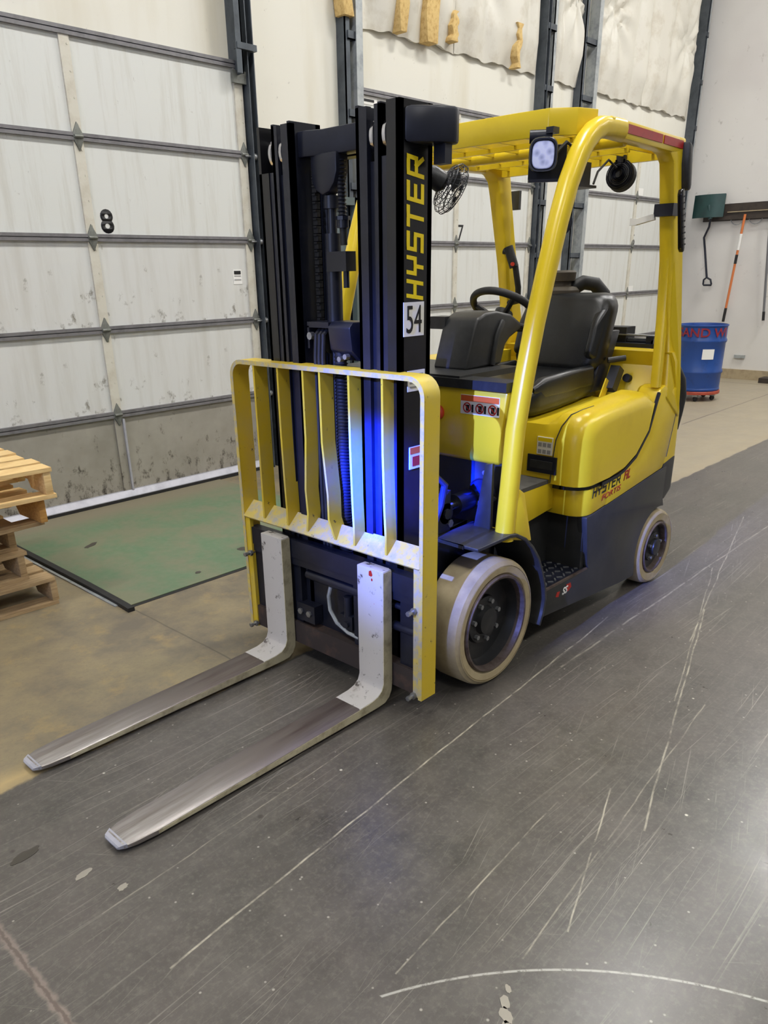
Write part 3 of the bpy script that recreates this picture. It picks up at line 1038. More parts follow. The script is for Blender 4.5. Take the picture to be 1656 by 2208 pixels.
def pallet(z0, cx_, cy_, ang, label, main, alt, seed, broken=False):
    """near right corner at (cx_, cy_); boards run to -x, stringers run to +y"""
    rnd = random.Random(seed)
    root = empty('wooden_pallet', (cx_ - 0.6, cy_ + 0.5, z0), label, 'pallet', 'stack of wooden pallets by the dock door')
    ca, sa = math.cos(ang), math.sin(ang)
    Wd, Dp = 1.2, 1.0

    def bx(name, x0, x1, y0, y1, za, zb, mt, cut=None):
        b_ = MB()
        if cut:
            b_.prism(cut, 'x', x0, x1, 0.003)
        else:
            b_.box(x0, x1, y0, y1, za, zb, 0.003)
        for v in b_.bm.verts:
            x, y = v.co.x, v.co.y
            v.co = V((cx_ + x * ca - y * sa, cy_ + x * sa + y * ca, z0 + v.co.z))
        return build(name, b_, mt, root)
    n = 7
    for k in range(n):
        y0 = k * (Dp - 0.09) / (n - 1)
        e = rnd.uniform(-0.012, 0.012)
        bx('deck_board', -Wd + e, e, y0, y0 + rnd.uniform(0.085, 0.125), 0.13, 0.15, rnd.choice((main, main, alt)))
    for k in range(3):
        y0 = k * (Dp - 0.1) / 2
        bx('bottom_board', -Wd, rnd.uniform(-0.012, 0.008), y0, y0 + 0.1, 0.0, 0.02, rnd.choice((main, alt)))
    for k in range(3):
        x0 = -0.04 - k * (Wd - 0.04) / 2
        zt, zb = 0.13, 0.02
        yo = -0.035 if (broken and k == 0) else 0.004
        cut = [(yo, zb), (0.2, zb), (0.23, zb + 0.04), (0.34, zb + 0.04), (0.37, zb), (0.63, zb), (0.66, zb + 0.04), (0.77, zb + 0.04), (0.8, zb), (0.996, zb), (0.996, zt), (yo, zt)]
        bx('stringer', x0, x0 + 0.036, 0, 0, 0, 0, M['pine_warm'] if (broken and k == 0) else main, cut)
    return root


PH = 0.151
pallet(0.001, -0.835, 2.19, -0.03, 'bottom pallet of the stack, greyish, resting on the concrete', M['pine_old'], M['pine'], 1)
pallet(0.001 + PH, -0.945, 2.26, 0.02, 'second pallet from the bottom, set back from the corner', M['pine_old'], M['pine_old'], 2)
pallet(0.001 + 2 * PH, -0.955, 2.30, 0.0, 'middle pallet of the five, weathered and set back', M['pine_old'], M['pine'], 3)
pallet(0.001 + 3 * PH, -0.855, 2.14, 0.03, 'fourth pallet up, with an amber stringer end broken out', M['pine'], M['pine_old'], 4, True)
pallet(0.001 + 4 * PH, -0.83, 2.03, -0.05, 'topmost pallet of the stack, fresh pale pine boards', M['pine'], M['pine'], 5)

# ================================================================== FORKLIFT
# x runs towards the rear of the truck (front axle at 0), y away from the camera side, z up
YC = 0.54
FK = empty('forklift', (0.6, YC, 0.0), 'yellow and black forklift parked with its forks lowered on the dark floor lane', 'forklift')


def part(name, b, mat, parent=FK, label=None, ang=35):
    return build(name, b, mat, parent, label, ang)


def pair(name, fn, mat, parent=FK, label=None, ang=35):
    """a part on the camera side and its mirror image on the far side"""
    a = part(name, fn(), mat, parent, label, ang)
    b = part(name, fn().flip_y(YC), mat, parent, label, ang)
    return a, b


# ---------------------------------------------------------------- wheels
def wheel(name, x, R_, wd, rim_r, y_out, sgn, nuts, disc_depth):
    """y_out = outer face, sgn = +1 when the truck lies towards +y"""
    ax = (0, sgn, 0)
    org = (x, y_out, R_)
    t_ = part(name, MB().lathe([(rim_r, .012), (rim_r + .01, .003), (R_ * .9, .0), (R_ - .02, .004), (R_ - .006, .012), (R_, .03), (R_ + .001, wd / 2), (R_, wd - .03),
                                (R_ - .006, wd - .012), (R_ - .02, wd - .004), (rim_r + .01, wd), (rim_r, wd - .01), (rim_r, .012)], org, ax, 72), M['tyre'], FK, 'cream non-marking solid tyre')
    part('sidewall_groove', MB().lathe([(R_ * .915, -.0015), (R_ * .92, .0025), (R_ * .93, -.0005), (R_ * .915, -.0015)], org, ax, 60), M['tyre'], t_)
    part('rim', MB().lathe([(rim_r + .002, .006), (rim_r - .004, -.004), (rim_r - .012, -.002), (rim_r - .016, .012), (rim_r - .02, .06), (rim_r - .02, wd - .02), (rim_r + .002, wd - .02), (rim_r + .002, .006)], org, ax, 60), M['rimedge'], t_, 'worn bare rim ring')
    dsk = disc_depth
    part('wheel_disc', MB().lathe([(rim_r - .018, .03), (rim_r - .03, dsk), (.105 * R_ / .2665, dsk + .004), (.10 * R_ / .2665, dsk - .012), (.062 * R_ / .2665, dsk - .014),
                                   (.055 * R_ / .2665, dsk - .035), (.02, dsk - .038), (0, dsk - .038)], org, ax, 48), M['rim'], t_)
    for k in range(nuts):
        a = 2 * PI * k / nuts + .3
        rr_ = .083 * R_ / .2665
        p = V((x + rr_ * math.cos(a), y_out + sgn * (dsk - .014), R_ + rr_ * math.sin(a)))
        part('lug_nut', MB().cyl(p, p - V((0, sgn * .016, 0)), .0095 * R_ / .2665 + .001, 6), M['zinc'], t_)
    return t_


wheel('front_wheel', 0.0, 0.2665, 0.185, 0.205, 0.0, 1, 7, .075)
wheel('front_wheel', 0.0, 0.2665, 0.185, 0.205, 2 * YC, -1, 7, .075)
wheel('rear_wheel', 1.469, 0.203, 0.14, 0.138, 0.0, 1, 5, .028)
wheel('rear_wheel', 1.469, 0.203, 0.14, 0.138, 2 * YC, -1, 5, .028)
part('drive_axle', MB().cyl((0, .19, .2665), (0, 2 * YC - .19, .2665), .085, 20), M['black'])
part('steer_axle', MB().cyl((1.469, .13, .203), (1.469, 2 * YC - .13, .203), .05, 16), M['black'])

# ---------------------------------------------------------------- chassis, skirts, fenders, steps
part('chassis', MB().box(.30, 1.30, .235, 2 * YC - .235, .11, .66).box(-.10, .30, .25, 2 * YC - .25, .16, .62).box(1.25, 1.66, .16, 2 * YC - .16, .30, .66), M['black'])


def skirt():
    arch = [(1.469 + .222 * math.cos(a), .203 + .222 * math.sin(a)) for a in [math.radians(k) for k in range(75, 196, 10)]]
    pts = [(.355, .165), (.36, .288), (.752, .288), (.735, .31), (.69, .548), (1.444, .637), (1.50, .64), (1.50, .47)] + arch + [(1.262, .098), (1.10, .105)]
    return MB().prism(pts, 'y', .008, .06, .008)


sk, skf = pair('side_skirt', skirt, M['charcoal'], FK, 'charcoal steel side skirt')
# step well: back wall, end wall, tread
pair('step_well', lambda: MB().box(.34, .74, .215, .235, .29, .55).box(.705, .735, .03, .235, .29, .545, .012), M['charcoal'])
st, stf = pair('step_tread', lambda: MB().box(.345, .742, .02, .225, .272, .292, .003), M['black'], FK, 'grip step')
b = MB()
for i in range(9):
    for j in range(4):
        xx, yy = .40 + i * .038 + (j % 2) * .019, .045 + j * .045
        a = .7 if (i + j) % 2 else -.7
        b.obox((xx, yy, .2935), (.026, .007, .004), ((math.cos(a), math.sin(a), 0), (-math.sin(a), math.cos(a), 0), (0, 0, 1)))
part('grip_ribs', b, M['zinc'], st)
part('tread_edge', MB().box(.36, .742, .010, .020, .262, .294, .003), M['rimedge'], st)


def fender():
    line = [(-.168, .628), (.045, .630), (.093, .622), (.16, .588), (.219, .537), (.27, .475), (.305, .409), (.335, .335), (.349, .266), (.338, .20), (.317, .15)]
    return MB().sheet(line, .014, 'y', -.012, .205, .003)


fd, fdf = pair('fender', fender, M['plastic'], FK, 'scuffed dark wheel fender', 50)
pair('fender_corner', lambda: MB().prism([(-.175, .05), (-.16, .24), (.10, .24), (.10, .205), (-.165, .205)], 'z', .621, .635, .002), M['plastic'])
part('floor_plate', MB().box(.12, .66, .165, 2 * YC - .165, .700, .718, .002), M['matgrey'], FK, 'ribbed grey floor mat')
pair('floor_side_strip', lambda: MB().prism([(.13, .52), (.652, .575), (.652, .700), (.13, .700)], 'y', .165, .185, .004), M['yellow'])

# ---------------------------------------------------------------- rear body


def band_fn(p):
    if p.z < .6:
        p.z += max(0, p.x - .69) * .118
    return p


arc = lambda cx_, cy_, r_, a0, a1, n: [(cx_ + r_ * math.cos(math.radians(a0 + (a1 - a0) * i / n)), cy_ + r_ * math.sin(math.radians(a0 + (a1 - a0) * i / n))) for i in range(n + 1)]
front_band = [(.655, YC), (.655, .10)] + arc(.740, .097, .085, 180, 270, 8)[0:] + [(.90, .012), (.90, YC)]
mb = MB().prism(front_band, 'z', .549, .672, .006, 2, band_fn)
mb.mirror_y(YC)
part('lower_band', mb, M['yellow'])
part('hood_gap', MB().prism([(.635, YC), (.635, .12)] + arc(.745, .13, .11, 180, 270, 6) + [(1.0, .02), (1.0, YC)], 'z', .672, .70).mirror_y(YC), M['black'])
quarter = [(.86, .567), (1.445, .637), (1.474, .690), (1.55, .90), (1.50, 1.04), (1.43, 1.02), (1.36, 1.06), (1.315, 1.045), (1.278, 1.0), (1.225, .862), (1.115, .760), (1.005, .714), (.95, .700), (.86, .69)]
qp, qpf = pair('quarter_panel', lambda: MB().prism(quarter, 'y', .010, .12, .007), M['yellow'])
part('panel_seam', MB().sweep([(.80, .013, .682), (.95, .013, .692), (1.01, .013, .706), (1.12, .013, .752), (1.23, .013, .856), (1.283, .013, .996), (1.30, .013, 1.03)],
                             [(-.008, -.006), (.008, -.006), (.008, .006), (-.008, .006)], up=(0, 1, 0)), M['black'], qp, 'dark shut line')
part('seam_line', MB().sheet([(1.474, .690), (1.49, .76), (1.53, .93)], .004, 'y', .0085, .0105), M['charcoal'], qp)
part('bolt_hole', MB().cyl((1.455, .0095, .985), (1.455, .02, .985), .014, 14), M['black'], qp)

# hood: lofted side covers with rounded shoulders
HOOD = [(.700, .700), (.600, .700), (.596, .80), (.598, .90), (.612, .960), (.650, 1.003), (.72, 1.018), (.85, 1.030), (1.05, 1.042), (1.18, 1.048), (1.235, 1.035), (1.258, .99),
        (1.205, .867), (1.10, .770), (.995, .727), (.85, .705)]


def hood_ring(y, ins, clip=9):
    out = []
    for i, (x, z) in enumerate(HOOD):
        dx_ = ins if (1 <= i <= 5) else (ins * .5 if i == 6 else (-ins * .25 if i in (10, 11) else 0))
        dz_ = -ins * .8 if 5 <= i <= 10 else (-ins * .4 if i == 4 else 0)
        out.append((x + dx_, y, min(z + dz_, clip + (x - .6) * .06)))
    return out


rs = [(.0, .085), (.003, .066), (.010, .044), (.024, .024), (.045, .009), (.075, .001), (.12, 0), (.15, 0, 1.012), (.185, 0, .972), (.22, 0, .955), (.30, 0, .955)]
mb = MB()
full = [q for q in rs] + [(2 * YC - q[0],) + q[1:] for q in rs[::-1]]
mb.loft([hood_ring(*q) for q in full])
hood = part('hood', mb, M['yellow'], FK, None, 50)
part('hood_seam', MB().tube([(.594, .155, .705), (.591, .150, .80), (.592, .140, .90), (.606, .125, .958), (.648, .108, 1.004), (.72, .095, 1.017), (.80, .085, 1.024)], .0028, 6), M['charcoal'], hood)
hl = part('latch_recess', MB().box(.588, .62, .128, .275, .745, .822, .006), M['black'], hood, 'black recessed hood latch')
part('latch_paddle', MB().box(.583, .60, .145, .258, .765, .80, .004), M['plastic'], hl)
dc = part('decal', MB().box(.5915, .60, .155, .232, .828, .905), M['white'], hood, 'small white instruction decal')
part('decal_band', MB().box(.5905, .5935, .158, .229, .886, .902), M['yellowprint'], dc)
for k in range(2):
    for q_ in range(3):
        part('pictogram', MB().box(.5905, .5935, .162 + q_ * .023, .180 + q_ * .023, .862 - k * .03, .880 - k * .03), M['greyprint'], dc)

# rear hood and counterweight
part('rear_bulkhead', MB().prism([(1.36, .98), (1.40, 1.0), (1.46, 1.18), (1.50, 1.192), (1.66, 1.192), (1.66, .9), (1.36, .9)], 'y', .10, 2 * YC - .10, .012), M['yellow'])
part('filler_cap', MB().cyl((1.395, .235, 1.075), (1.43, .235, 1.065), .02, 18), M['rubber'], FK, 'round black plug')
part('rear_pipe', MB().cyl((1.36, .12, 1.02), (1.46, .12, 1.02), .032, 18).cyl((1.355, .12, 1.02), (1.365, .12, 1.02), .025, 18), M['yellow'])
CW = []
for zz, xr, xi in ((.655, 1.655, 0), (.68, 1.665, 0), (.90, 1.65, 0), (1.05, 1.60, 0), (1.16, 1.56, .0), (1.205, 1.53, .01)):
    ring = [(1.40, .012 + xi, zz)] + [(xr - .10 + .10 * math.cos(math.radians(a)), .112 + xi + .10 * math.sin(math.radians(a)), zz) for a in range(-90, 1, 15)]
    ring += [(xr + .04, .28, zz), (xr + .06, YC, zz), (xr + .04, 2 * YC - .28, zz)]
    ring += [(xr - .10 + .10 * math.cos(math.radians(a)), 2 * YC - .112 - xi + .10 * math.sin(math.radians(a)), zz) for a in range(0, 91, 15)]
    ring += [(1.40, 2 * YC - .012 - xi, zz)]
    CW.append(ring)
for i, ring in enumerate(CW):
    fx = (1.478, 1.484, 1.545, 1.50, 1.455, 1.43)[i]
    ring[0] = (fx - .02, ring[0][1], ring[0][2])
    ring[-1] = (fx - .02, ring[-1][1], ring[-1][2])
cw = part('counterweight', MB().loft(CW), M['yellow'], FK, None, 40)
CB = []
for zz, fx, xr in ((.44, 1.505, 1.60), (.475, 1.48, 1.655), (.49, 1.475, 1.665), (.645, 1.452, 1.665), (.655, 1.456, 1.658)):
    dz_ = lambda x: (x - 1.45) * .12
    ring = [(fx, .010, zz)] + [(xr - .10 + .10 * math.cos(math.radians(a)), .110 + .10 * math.sin(math.radians(a)), zz + .02) for a in range(-90, 1, 15)]
    ring += [(xr + .05, YC, zz + .02)]
    ring += [(xr - .10 + .10 * math.cos(math.radians(a)), 2 * YC - .110 + .10 * math.sin(math.radians(a)), zz + .02) for a in range(0, 91, 15)] + [(fx, 2 * YC - .010, zz)]
    CB.append(ring)
part('rear_bumper', MB().loft(CB), M['charcoal'], FK, 'scraped charcoal rear bumper', 40)
part('rear_hose', MB().tube([(1.60, .16, 1.16), (1.66, .12, 1.12), (1.70, .09, 1.04), (1.71, .08, .96), (1.69, .08, .88), (1.66, .08, .80)], .035, 12), M['rubber'])

# gas bottle cradle on the counterweight
cr = part('bottle_cradle', MB().box(1.56, 1.72, .18, .90, 1.205, 1.225, .004).box(1.58, 1.70, .20, .24, 1.225, 1.26, .004).box(1.58, 1.70, .60, .64, 1.225, 1.26, .004), M['black'], FK, 'black empty gas bottle cradle')
part('cradle_pad', MB().box(1.60, 1.70, .36, .56, 1.225, 1.30, .015), M['rubber'], cr)
part('cradle_rod', MB().cyl((1.63, .12, 1.235), (1.63, .52, 1.235), .011, 10), M['zinc'], cr)
part('cradle_strap', MB().sweep([(1.60, .15, 1.26), (1.62, .30, 1.262), (1.60, .44, 1.265)], [(-.018, -.003), (.018, -.003), (.018, .003), (-.018, .003)], up=(0, 0, 1)), M['zinc'], cr)
part('valve', MB().cyl((1.60, .20, 1.20), (1.60, .20, 1.25), .016, 12).cyl((1.58, .20, 1.232), (1.64, .20, 1.232), .012, 10), M['zinc'], cr)

# air intake behind the seat
ai = part('air_intake', MB().lathe([(0, 0), (.085, 0), (.088, .015), (.07, .03), (.07, .06), (.085, .065), (.088, .11), (.075, .125), (.05, .13), (.045, .15), (.062, .155), (.066, .195), (.055, .205), (0, .205)], (1.40, .64, 1.375), (0, 0, 1), 32), M['dustybrown'], FK, 'dusty brown air intake cap')
part('intake_hose', MB().tube([(1.43, .60, 1.49), (1.47, .56, 1.52), (1.52, .52, 1.51), (1.56, .49, 1.46), (1.58, .48, 1.38), (1.59, .47, 1.2)], .036, 14), M['rubber'], ai)
part('intake_pipe', MB().cyl((1.40, .64, 1.15), (1.40, .64, 1.38), .06, 20), M['rubber'], ai)

# side lettering and decals
stroke_word('lettering', 'HYSTER', M['blackprint'], qp, (.722, .0092, .631), (1, 0, .075), (0, 0, 1), .052, .262, .19, .15, label='black maker lettering')
text('lettering', 'FORTIS', M['redprint'], qp, (.815, .0092, .600), (1, 0, .10), (0, 0, 1), .027, .18, .2, .012, label='red lettering')
text('emblem', 'FiL', M['redprint'], qp, (1.015, .0092, .655), (1, 0, .08), (0, 0, 1), .046, .065, .25, .02, label='small red emblem')
em = text('emblem', 'SS', M['white'], sk, (.520, .0072, .222), (1, 0, .04), (0, 0, 1), .036, .05, .3, .04, label='white letters of a worn red emblem')
part('emblem_back', MB().prism([(.575, .228), (.60, .242), (.59, .265), (.555, .266), (.56, .23)], 'y', .0066, .008), M['redprint'], sk)
part('emblem_back', MB().prism([(.465, .232), (.49, .225), (.50, .25), (.475, .252)], 'y', .0066, .008), M['redprint'], sk)

# ---------------------------------------------------------------- cowl, dash, steering
def cowl_fn(p):
    k = (1.165 - p.z) / .295 * .036
    p.y += k if p.y < YC else -k
    return p


cowl = part('cowl', MB().prism([(.10, 1.165), (.10, .945), (.112, .885), (.14, .87), (.17, .87), (.17, 1.165)], 'y', .072, 2 * YC - .072, .010, 2, cowl_fn), M['yellow'])
wl = part('warning_label', MB().box(.0965, .102, .104, .288, 1.068, 1.142), M['white'], cowl, 'white label with three warning pictograms')
part('label_band', MB().box(.0955, .0975, .106, .286, 1.118, 1.140), M['orangeprint'], wl)
for k in range(3):
    yc_ = .135 + k * .06
    part('prohibition_ring', MB().lathe([(.020, 0), (.020, .001), (.0155, .001), (.0155, 0), (.020, 0)], (.0958, yc_, 1.093), (-1, 0, 0), 20)
         .obox((.0953, yc_, 1.093), (.001, .034, .004), ((1, 0, 0), (0, .7, .7), (0, -.7, .7))), M['redprint'], wl)
    part('pictogram', MB().box(.0955, .0975, yc_ - .010, yc_ + .006, 1.080, 1.104).box(.0955, .0975, yc_ - .030, yc_ - .021, 1.076, 1.106), M['blackprint'], wl)
part('cowl_trim', MB().box(.085, .19, .07, 2 * YC - .07, 1.165, 1.20, .012).box(.10, .52, .30, 2 * YC - .09, 1.185, 1.208, .005), M['plastic'])
part('red_marker', MB().lathe([(0, 0), (.03, 0), (.03, .012), (.022, .02), (0, .02)], (.098, .40, 1.06), (-1, 0, 0), 20), M['redknob'], FK, 'red round marker lamp')
# front lower panel below the cowl
lp = part('front_panel', MB().box(.125, .16, .085, 2 * YC - .085, .62, .885, .004), M['charcoal'])
part('access_hole', MB().lathe([(0, .0), (.062, .0), (.066, -.004), (.070, .0), (.070, .004), (0, .004)], (.1235, .19, .745), (1, 0, 0), 28), M['black'], lp)
for yy, zz in ((.175, .84), (.125, .74), (.235, .70)):
    part('bolt', MB().cyl((.114, yy, zz), (.126, yy, zz), .010, 8), M['zinc'], lp)
pair('guard_gusset', lambda: MB().prism([(.092, .90), (.125, .895), (.172, .63), (.088, .63)], 'x', .05, .066, .003), M['plastic'])
tc = part('tilt_cylinder', MB().cyl((.02, .25, .715), (.30, .25, .72), .042, 20), M['black'])
part('tilt_rod', MB().cyl((-.10, .25, .71), (.03, .25, .715), .021, 16), M['chrome'], tc)
part('tilt_eye', MB().cyl((-.085, .205, .71), (-.085, .285, .71), .042, 20).cyl((-.085, .195, .71), (-.085, .207, .71), .022, 8), M['black'], tc)
part('tilt_grease_nut', MB().cyl((-.06, .20, .665), (-.06, .225, .665), .016, 6), M['zinc'], tc)
part('mast_pivot', MB().box(-.20, -.06, .205, .275, .45, .80, .01).box(-.15, .05, .21, .27, .30, .62, .02), M['black'])
part('hose_arc', MB().tube([(-.20, .23, .84), (-.17, .19, .88), (-.13, .18, .84), (-.14, .19, .76), (-.17, .2, .68), (-.15, .2, .60)], .014, 10), M['rubber'])

DASH = [(.27, 1.205), (.325, 1.36), (.35, 1.405), (.40, 1.425), (.48, 1.43), (.59, 1.412), (.675, 1.37), (.67, 1.345), (.59, 1.315), (.555, 1.285), (.53, 1.21)]
da = part('dashboard', MB().prism(DASH, 'y', .40, .575, .028, 3), M['plastic'], FK, 'dark grey steering console', 40)
part('console_rib', MB().sheet([(.52, 1.39), (.48, 1.33), (.45, 1.21)], .03, 'y', .385, .405, .008), M['plastic'], da)
part('display_pod', MB().box(.33, .41, .56, .64, 1.36, 1.41, .012), M['plastic'], da)
part('direction_lever', MB().cyl((.37, .63, 1.38), (.34, .69, 1.385), .009, 10).cyl((.345, .68, 1.384), (.335, .71, 1.388), .015, 10), M['plastic'], da)
n_ = V((.56, 0, .83)).normalized()
e1 = V((0, 1, 0))
e2 = n_.cross(e1)
wc = V((.765, .555, 1.418))
sw = part('steering_wheel', MB().tube([wc + (e1 * math.cos(a) + e2 * math.sin(a)) * .155 for a in [2 * PI * i / 40 for i in range(40)]], .0165, 12, closed=True), M['rubber'], FK, 'black steering wheel', 60)
b = MB()
for a in (0.25, 2.35, 4.45):
    p1_ = wc + (e1 * math.cos(a) + e2 * math.sin(a)) * .148
    b.tube([wc - n_ * .045, wc - n_ * .03 + (p1_ - wc) * .5, p1_], .012, 8)
part('wheel_spokes', b, M['rubber'], sw)
part('steering_column', MB().cyl(wc - n_ * .13, wc - n_ * .035, .038, 18).cyl(wc - n_ * .04, wc - n_ * .01, .042, 18), M['plastic'], sw)
part('park_brake_knob', MB().cyl((.62, .62, 1.24), (.64, .60, 1.32), .016, 10, .02), M['redknob'], FK, 'red lever knob')
part('control_levers', MB().cyl((.50, .86, 1.02), (.48, .86, 1.30), .012, 8).cyl((.56, .90, 1.02), (.54, .90, 1.28), .012, 8), M['black'])
part('right_console', MB().box(.56, 1.2, .80, .98, 1.0, 1.20, .03), M['yellow'])

# ---------------------------------------------------------------- seat


def rring(cx_, y0, y1, z0, z1, x, rr_, n=5):
    """rounded rectangle ring in a y-z plane at x (tuple x per z allowed)"""
    pts = []
    for (cy_, cz_, a0) in ((y1 - rr_, z1 - rr_, 0), (y0 + rr_, z1 - rr_, 90), (y0 + rr_, z0 + rr_, 180), (y1 - rr_, z0 + rr_, 270)):
        for i in range(n + 1):
            a = math.radians(a0 + 90 * i / n)
            pts.append((cy_ + rr_ * math.cos(a), cz_ + rr_ * math.sin(a)))
    return [(x(p[1]) if callable(x) else x, p[0], p[1]) for p in pts]


SY0, SY1 = .295, .785
seat = part('operator_seat', MB().loft([
    rring(0, SY0 + .05, SY1 - .05, .985, 1.055, .605, .03), rring(0, SY0 + .015, SY1 - .015, .968, 1.088, .63, .05), rring(0, SY0, SY1, .965, 1.112, .70, .05),
    rring(0, SY0, SY1, .968, 1.118, .85, .05), rring(0, SY0, SY1, .985, 1.12, 1.05, .05), rring(0, SY0 + .01, SY1 - .01, 1.0, 1.13, 1.20, .05), rring(0, SY0 + .03, SY1 - .03, 1.02, 1.12, 1.23, .04)]), M['vinyl'], FK, 'black vinyl seat cushion', 60)
for yy in (SY0 - .004, SY1 - .056):
    part('seat_bolster', MB().loft([rring(0, yy + .015, yy + .045, 1.07, 1.10, .66, .014), rring(0, yy, yy + .06, 1.04, 1.135, .74, .025), rring(0, yy, yy + .06, 1.04, 1.148, .95, .025), rring(0, yy + .005, yy + .055, 1.05, 1.15, 1.17, .022)]), M['vinyl'], seat, None, 60)
xb = lambda off: (lambda z: 1.165 + off + (z - 1.13) * .33)
bk = part('seat_backrest', MB().loft([
    rring(0, SY0 + .045, SY1 - .045, 1.15, 1.44, xb(.0), .06), rring(0, SY0 + .018, SY1 - .018, 1.12, 1.462, xb(.012), .075), rring(0, SY0, SY1, 1.10, 1.472, xb(.05), .085),
    rring(0, SY0, SY1, 1.10, 1.475, xb(.10), .085), rring(0, SY0 + .02, SY1 - .02, 1.12, 1.46, xb(.135), .075)]), M['vinyl'], seat, 'black vinyl backrest', 60)
for yy in (SY0 + .012, SY1 - .072):
    part('back_bolster', MB().loft([rring(0, yy, yy + .06, 1.17, 1.42, xb(.02), .025), rring(0, yy + .008, yy + .052, 1.19, 1.36, xb(-.02), .02), rring(0, yy + .02, yy + .04, 1.22, 1.33, xb(-.03), .009)]), M['vinyl'], seat, None, 60)
part('seat_base', MB().box(.72, 1.26, SY0 + .03, SY1 - .03, 1.0, 1.02).box(.78, 1.28, SY0 + .05, SY1 - .05, 1.02, 1.10).prism([(1.18, 1.02), (1.30, 1.02), (1.42, 1.30), (1.30, 1.30)], 'y', SY0 + .01, SY0 + .04, .006), M['black'], seat)
part('belt_buckle', MB().obox((1.315, .262, 1.075), (.055, .05, .12), ((.85, 0, -.5), (0, 1, 0), (.5, 0, .85)), .014), M['plastic'], seat, 'black seat belt box')
part('recline_lever', MB().cyl((1.29, .29, 1.165), (1.345, .225, 1.175), .014, 12), M['plastic'], seat)
part('belt_webbing', MB().obox((1.25, .272, 1.03), (.05, .006, .10), ((.85, 0, -.5), (0, 1, 0), (.5, 0, .85))), M['yellow'], seat)

# ---------------------------------------------------------------- overhead guard
GY0, GY1 = .002, .066        # camera-side frame
og = part('overhead_guard', MB().sheet([(.56, .055), (.47, .085), (.405, .16), (.395, .30), (.395, 2 * YC - .30), (.405, 2 * YC - .16), (.47, 2 * YC - .085), (.56, 2 * YC - .055)], .012, 'z', 2.035, 2.122, .003), M['yellow'], FK, 'yellow overhead guard')


def rail_fn(p):
    k = max(0, (p.x - .58) / .72)
    p.y += .050 * k
    return p


pair('side_rail', lambda: MB().prism([(.58, 2.035), (1.31, 2.035), (1.315, 2.10), (.58, 2.10)], 'y', GY0, GY1, .012, 2, rail_fn), M['yellow'], og)
LEG = [(.068, .60), (.088, .80), (.108, 1.03), (.148, 1.22), (.196, 1.41), (.25, 1.58), (.308, 1.75), (.358, 1.87), (.41, 1.957), (.45, 2.005), (.50, 2.043), (.55, 2.062), (.62, 2.067), (.70, 2.067)]


def leg():
    sec = [(.036 * math.copysign(abs(math.cos(a)) ** .8, math.cos(a)), .036 * math.copysign(abs(math.sin(a)) ** .8, math.sin(a))) for a in [2 * PI * i / 16 for i in range(16)]]
    return MB().sweep([(x, .034, z) for x, z in LEG], sec, up=(0, 1, 0))


pair('front_leg', leg, M['yellow'], og, None, 60)
pair('leg_foot', lambda: MB().prism([(.09, .60), (.225, .562), (.205, .62), (.150, .78), (.120, .80), (.10, .80)], 'y', .002, .04, .006), M['yellow'], og)
REAR = [(1.16, 1.94), (1.255, 1.615), (1.31, 1.335), (1.345, 1.20), (1.37, 1.0), (1.55, .88), (1.51, 1.03), (1.455, 1.204), (1.425, 1.335), (1.349, 1.615), (1.275, 1.91), (1.245, 2.05), (1.235, 2.10), (1.05, 2.10), (1.05, 2.04), (1.10, 2.03), (1.14, 2.0)]
def inset(p):
    if p.z > 1.1:
        k = min(1, (p.z - 1.1) / .15)
        p.x += .105 * k
        p.y += .050 * k
    return p


pair('rear_leg', lambda: MB().prism(REAR, 'y', .001, .072, .010, 2, inset), M['yellow'], og)
pair('rear_leg_flange', lambda: MB().prism([(1.165, 1.93), (1.25, 1.64), (1.28, 1.42), (1.30, 1.05), (1.335, 1.05), (1.325, 1.335), (1.27, 1.615), (1.18, 1.94)], 'y', .02, .064, .006, 2, inset), M['yellow'], og)
part('rear_bar', MB().box(1.27, 1.295, .10, 2 * YC - .10, 2.02, 2.095, .006), M['yellow'], og)
part('cross_tube', MB().cyl((.80, .06, 2.045), (.80, 2 * YC - .06, 2.045), .022, 14), M['yellow'], og)
gb = None
for k in range(7):
    yy = .165 + k * (2 * YC - .33) / 6
    if gb is None:
        gb = part('grille_bar', MB().box(.40, 1.275, yy - .005, yy + .005, 2.045, 2.09, .002), M['yellow'], og)
    else:
        copy_shift(gb, og, (0, k * (2 * YC - .33) / 6, 0))
for xx in (.58, 1.02):
    part('grille_tie', MB().box(xx - .006, xx + .006, .15, 2 * YC - .15, 2.03, 2.048), M['yellow'], og)
for xa, xb in ((.665, 1.07), (1.09, 1.31)):
    part('red_stripe', MB().prism([(xa, 2.056), (xb, 2.056), (xb, 2.086), (xa, 2.086)], 'y', GY0 - .0035, GY0 + .002, 0, 2, rail_fn), M['redtape'], og, 'red reflective stripe')
for k in range(4):
    part('label', MB().box(.62 + .085 * k, .695 + .085 * k, 2 * YC - GY1 - .003, 2 * YC - GY1, 2.045, 2.09), M['white'], og, 'worn white label')
tl = part('tail_lamp', MB().prism([(1.205, 1.89), (1.223, 1.895), (1.235, 1.88), (1.305, 1.665), (1.303, 1.65), (1.291, 1.645), (1.273, 1.66), (1.201, 1.87)], 'y', -.018, .002, .004), M['taillens'], og, 'dark slotted tail lamp')
for k in range(9):
    f_ = (k + .5) / 9
    part('lamp_rib', MB().obox((1.218 + .075 * f_, -.018, 1.875 - .21 * f_), (.024, .004, .006), ((1, 0, .2), (0, 1, 0), (-.2, 0, 1))), M['rubber'], tl)
part('rear_lamp', MB().prism([(1.31, 2.085), (1.35, 2.07), (1.385, 1.92), (1.378, 1.895), (1.35, 1.90), (1.318, 2.0)], 'y', .02, .14, .01), M['plastic'], og, 'dark rear lamp block')
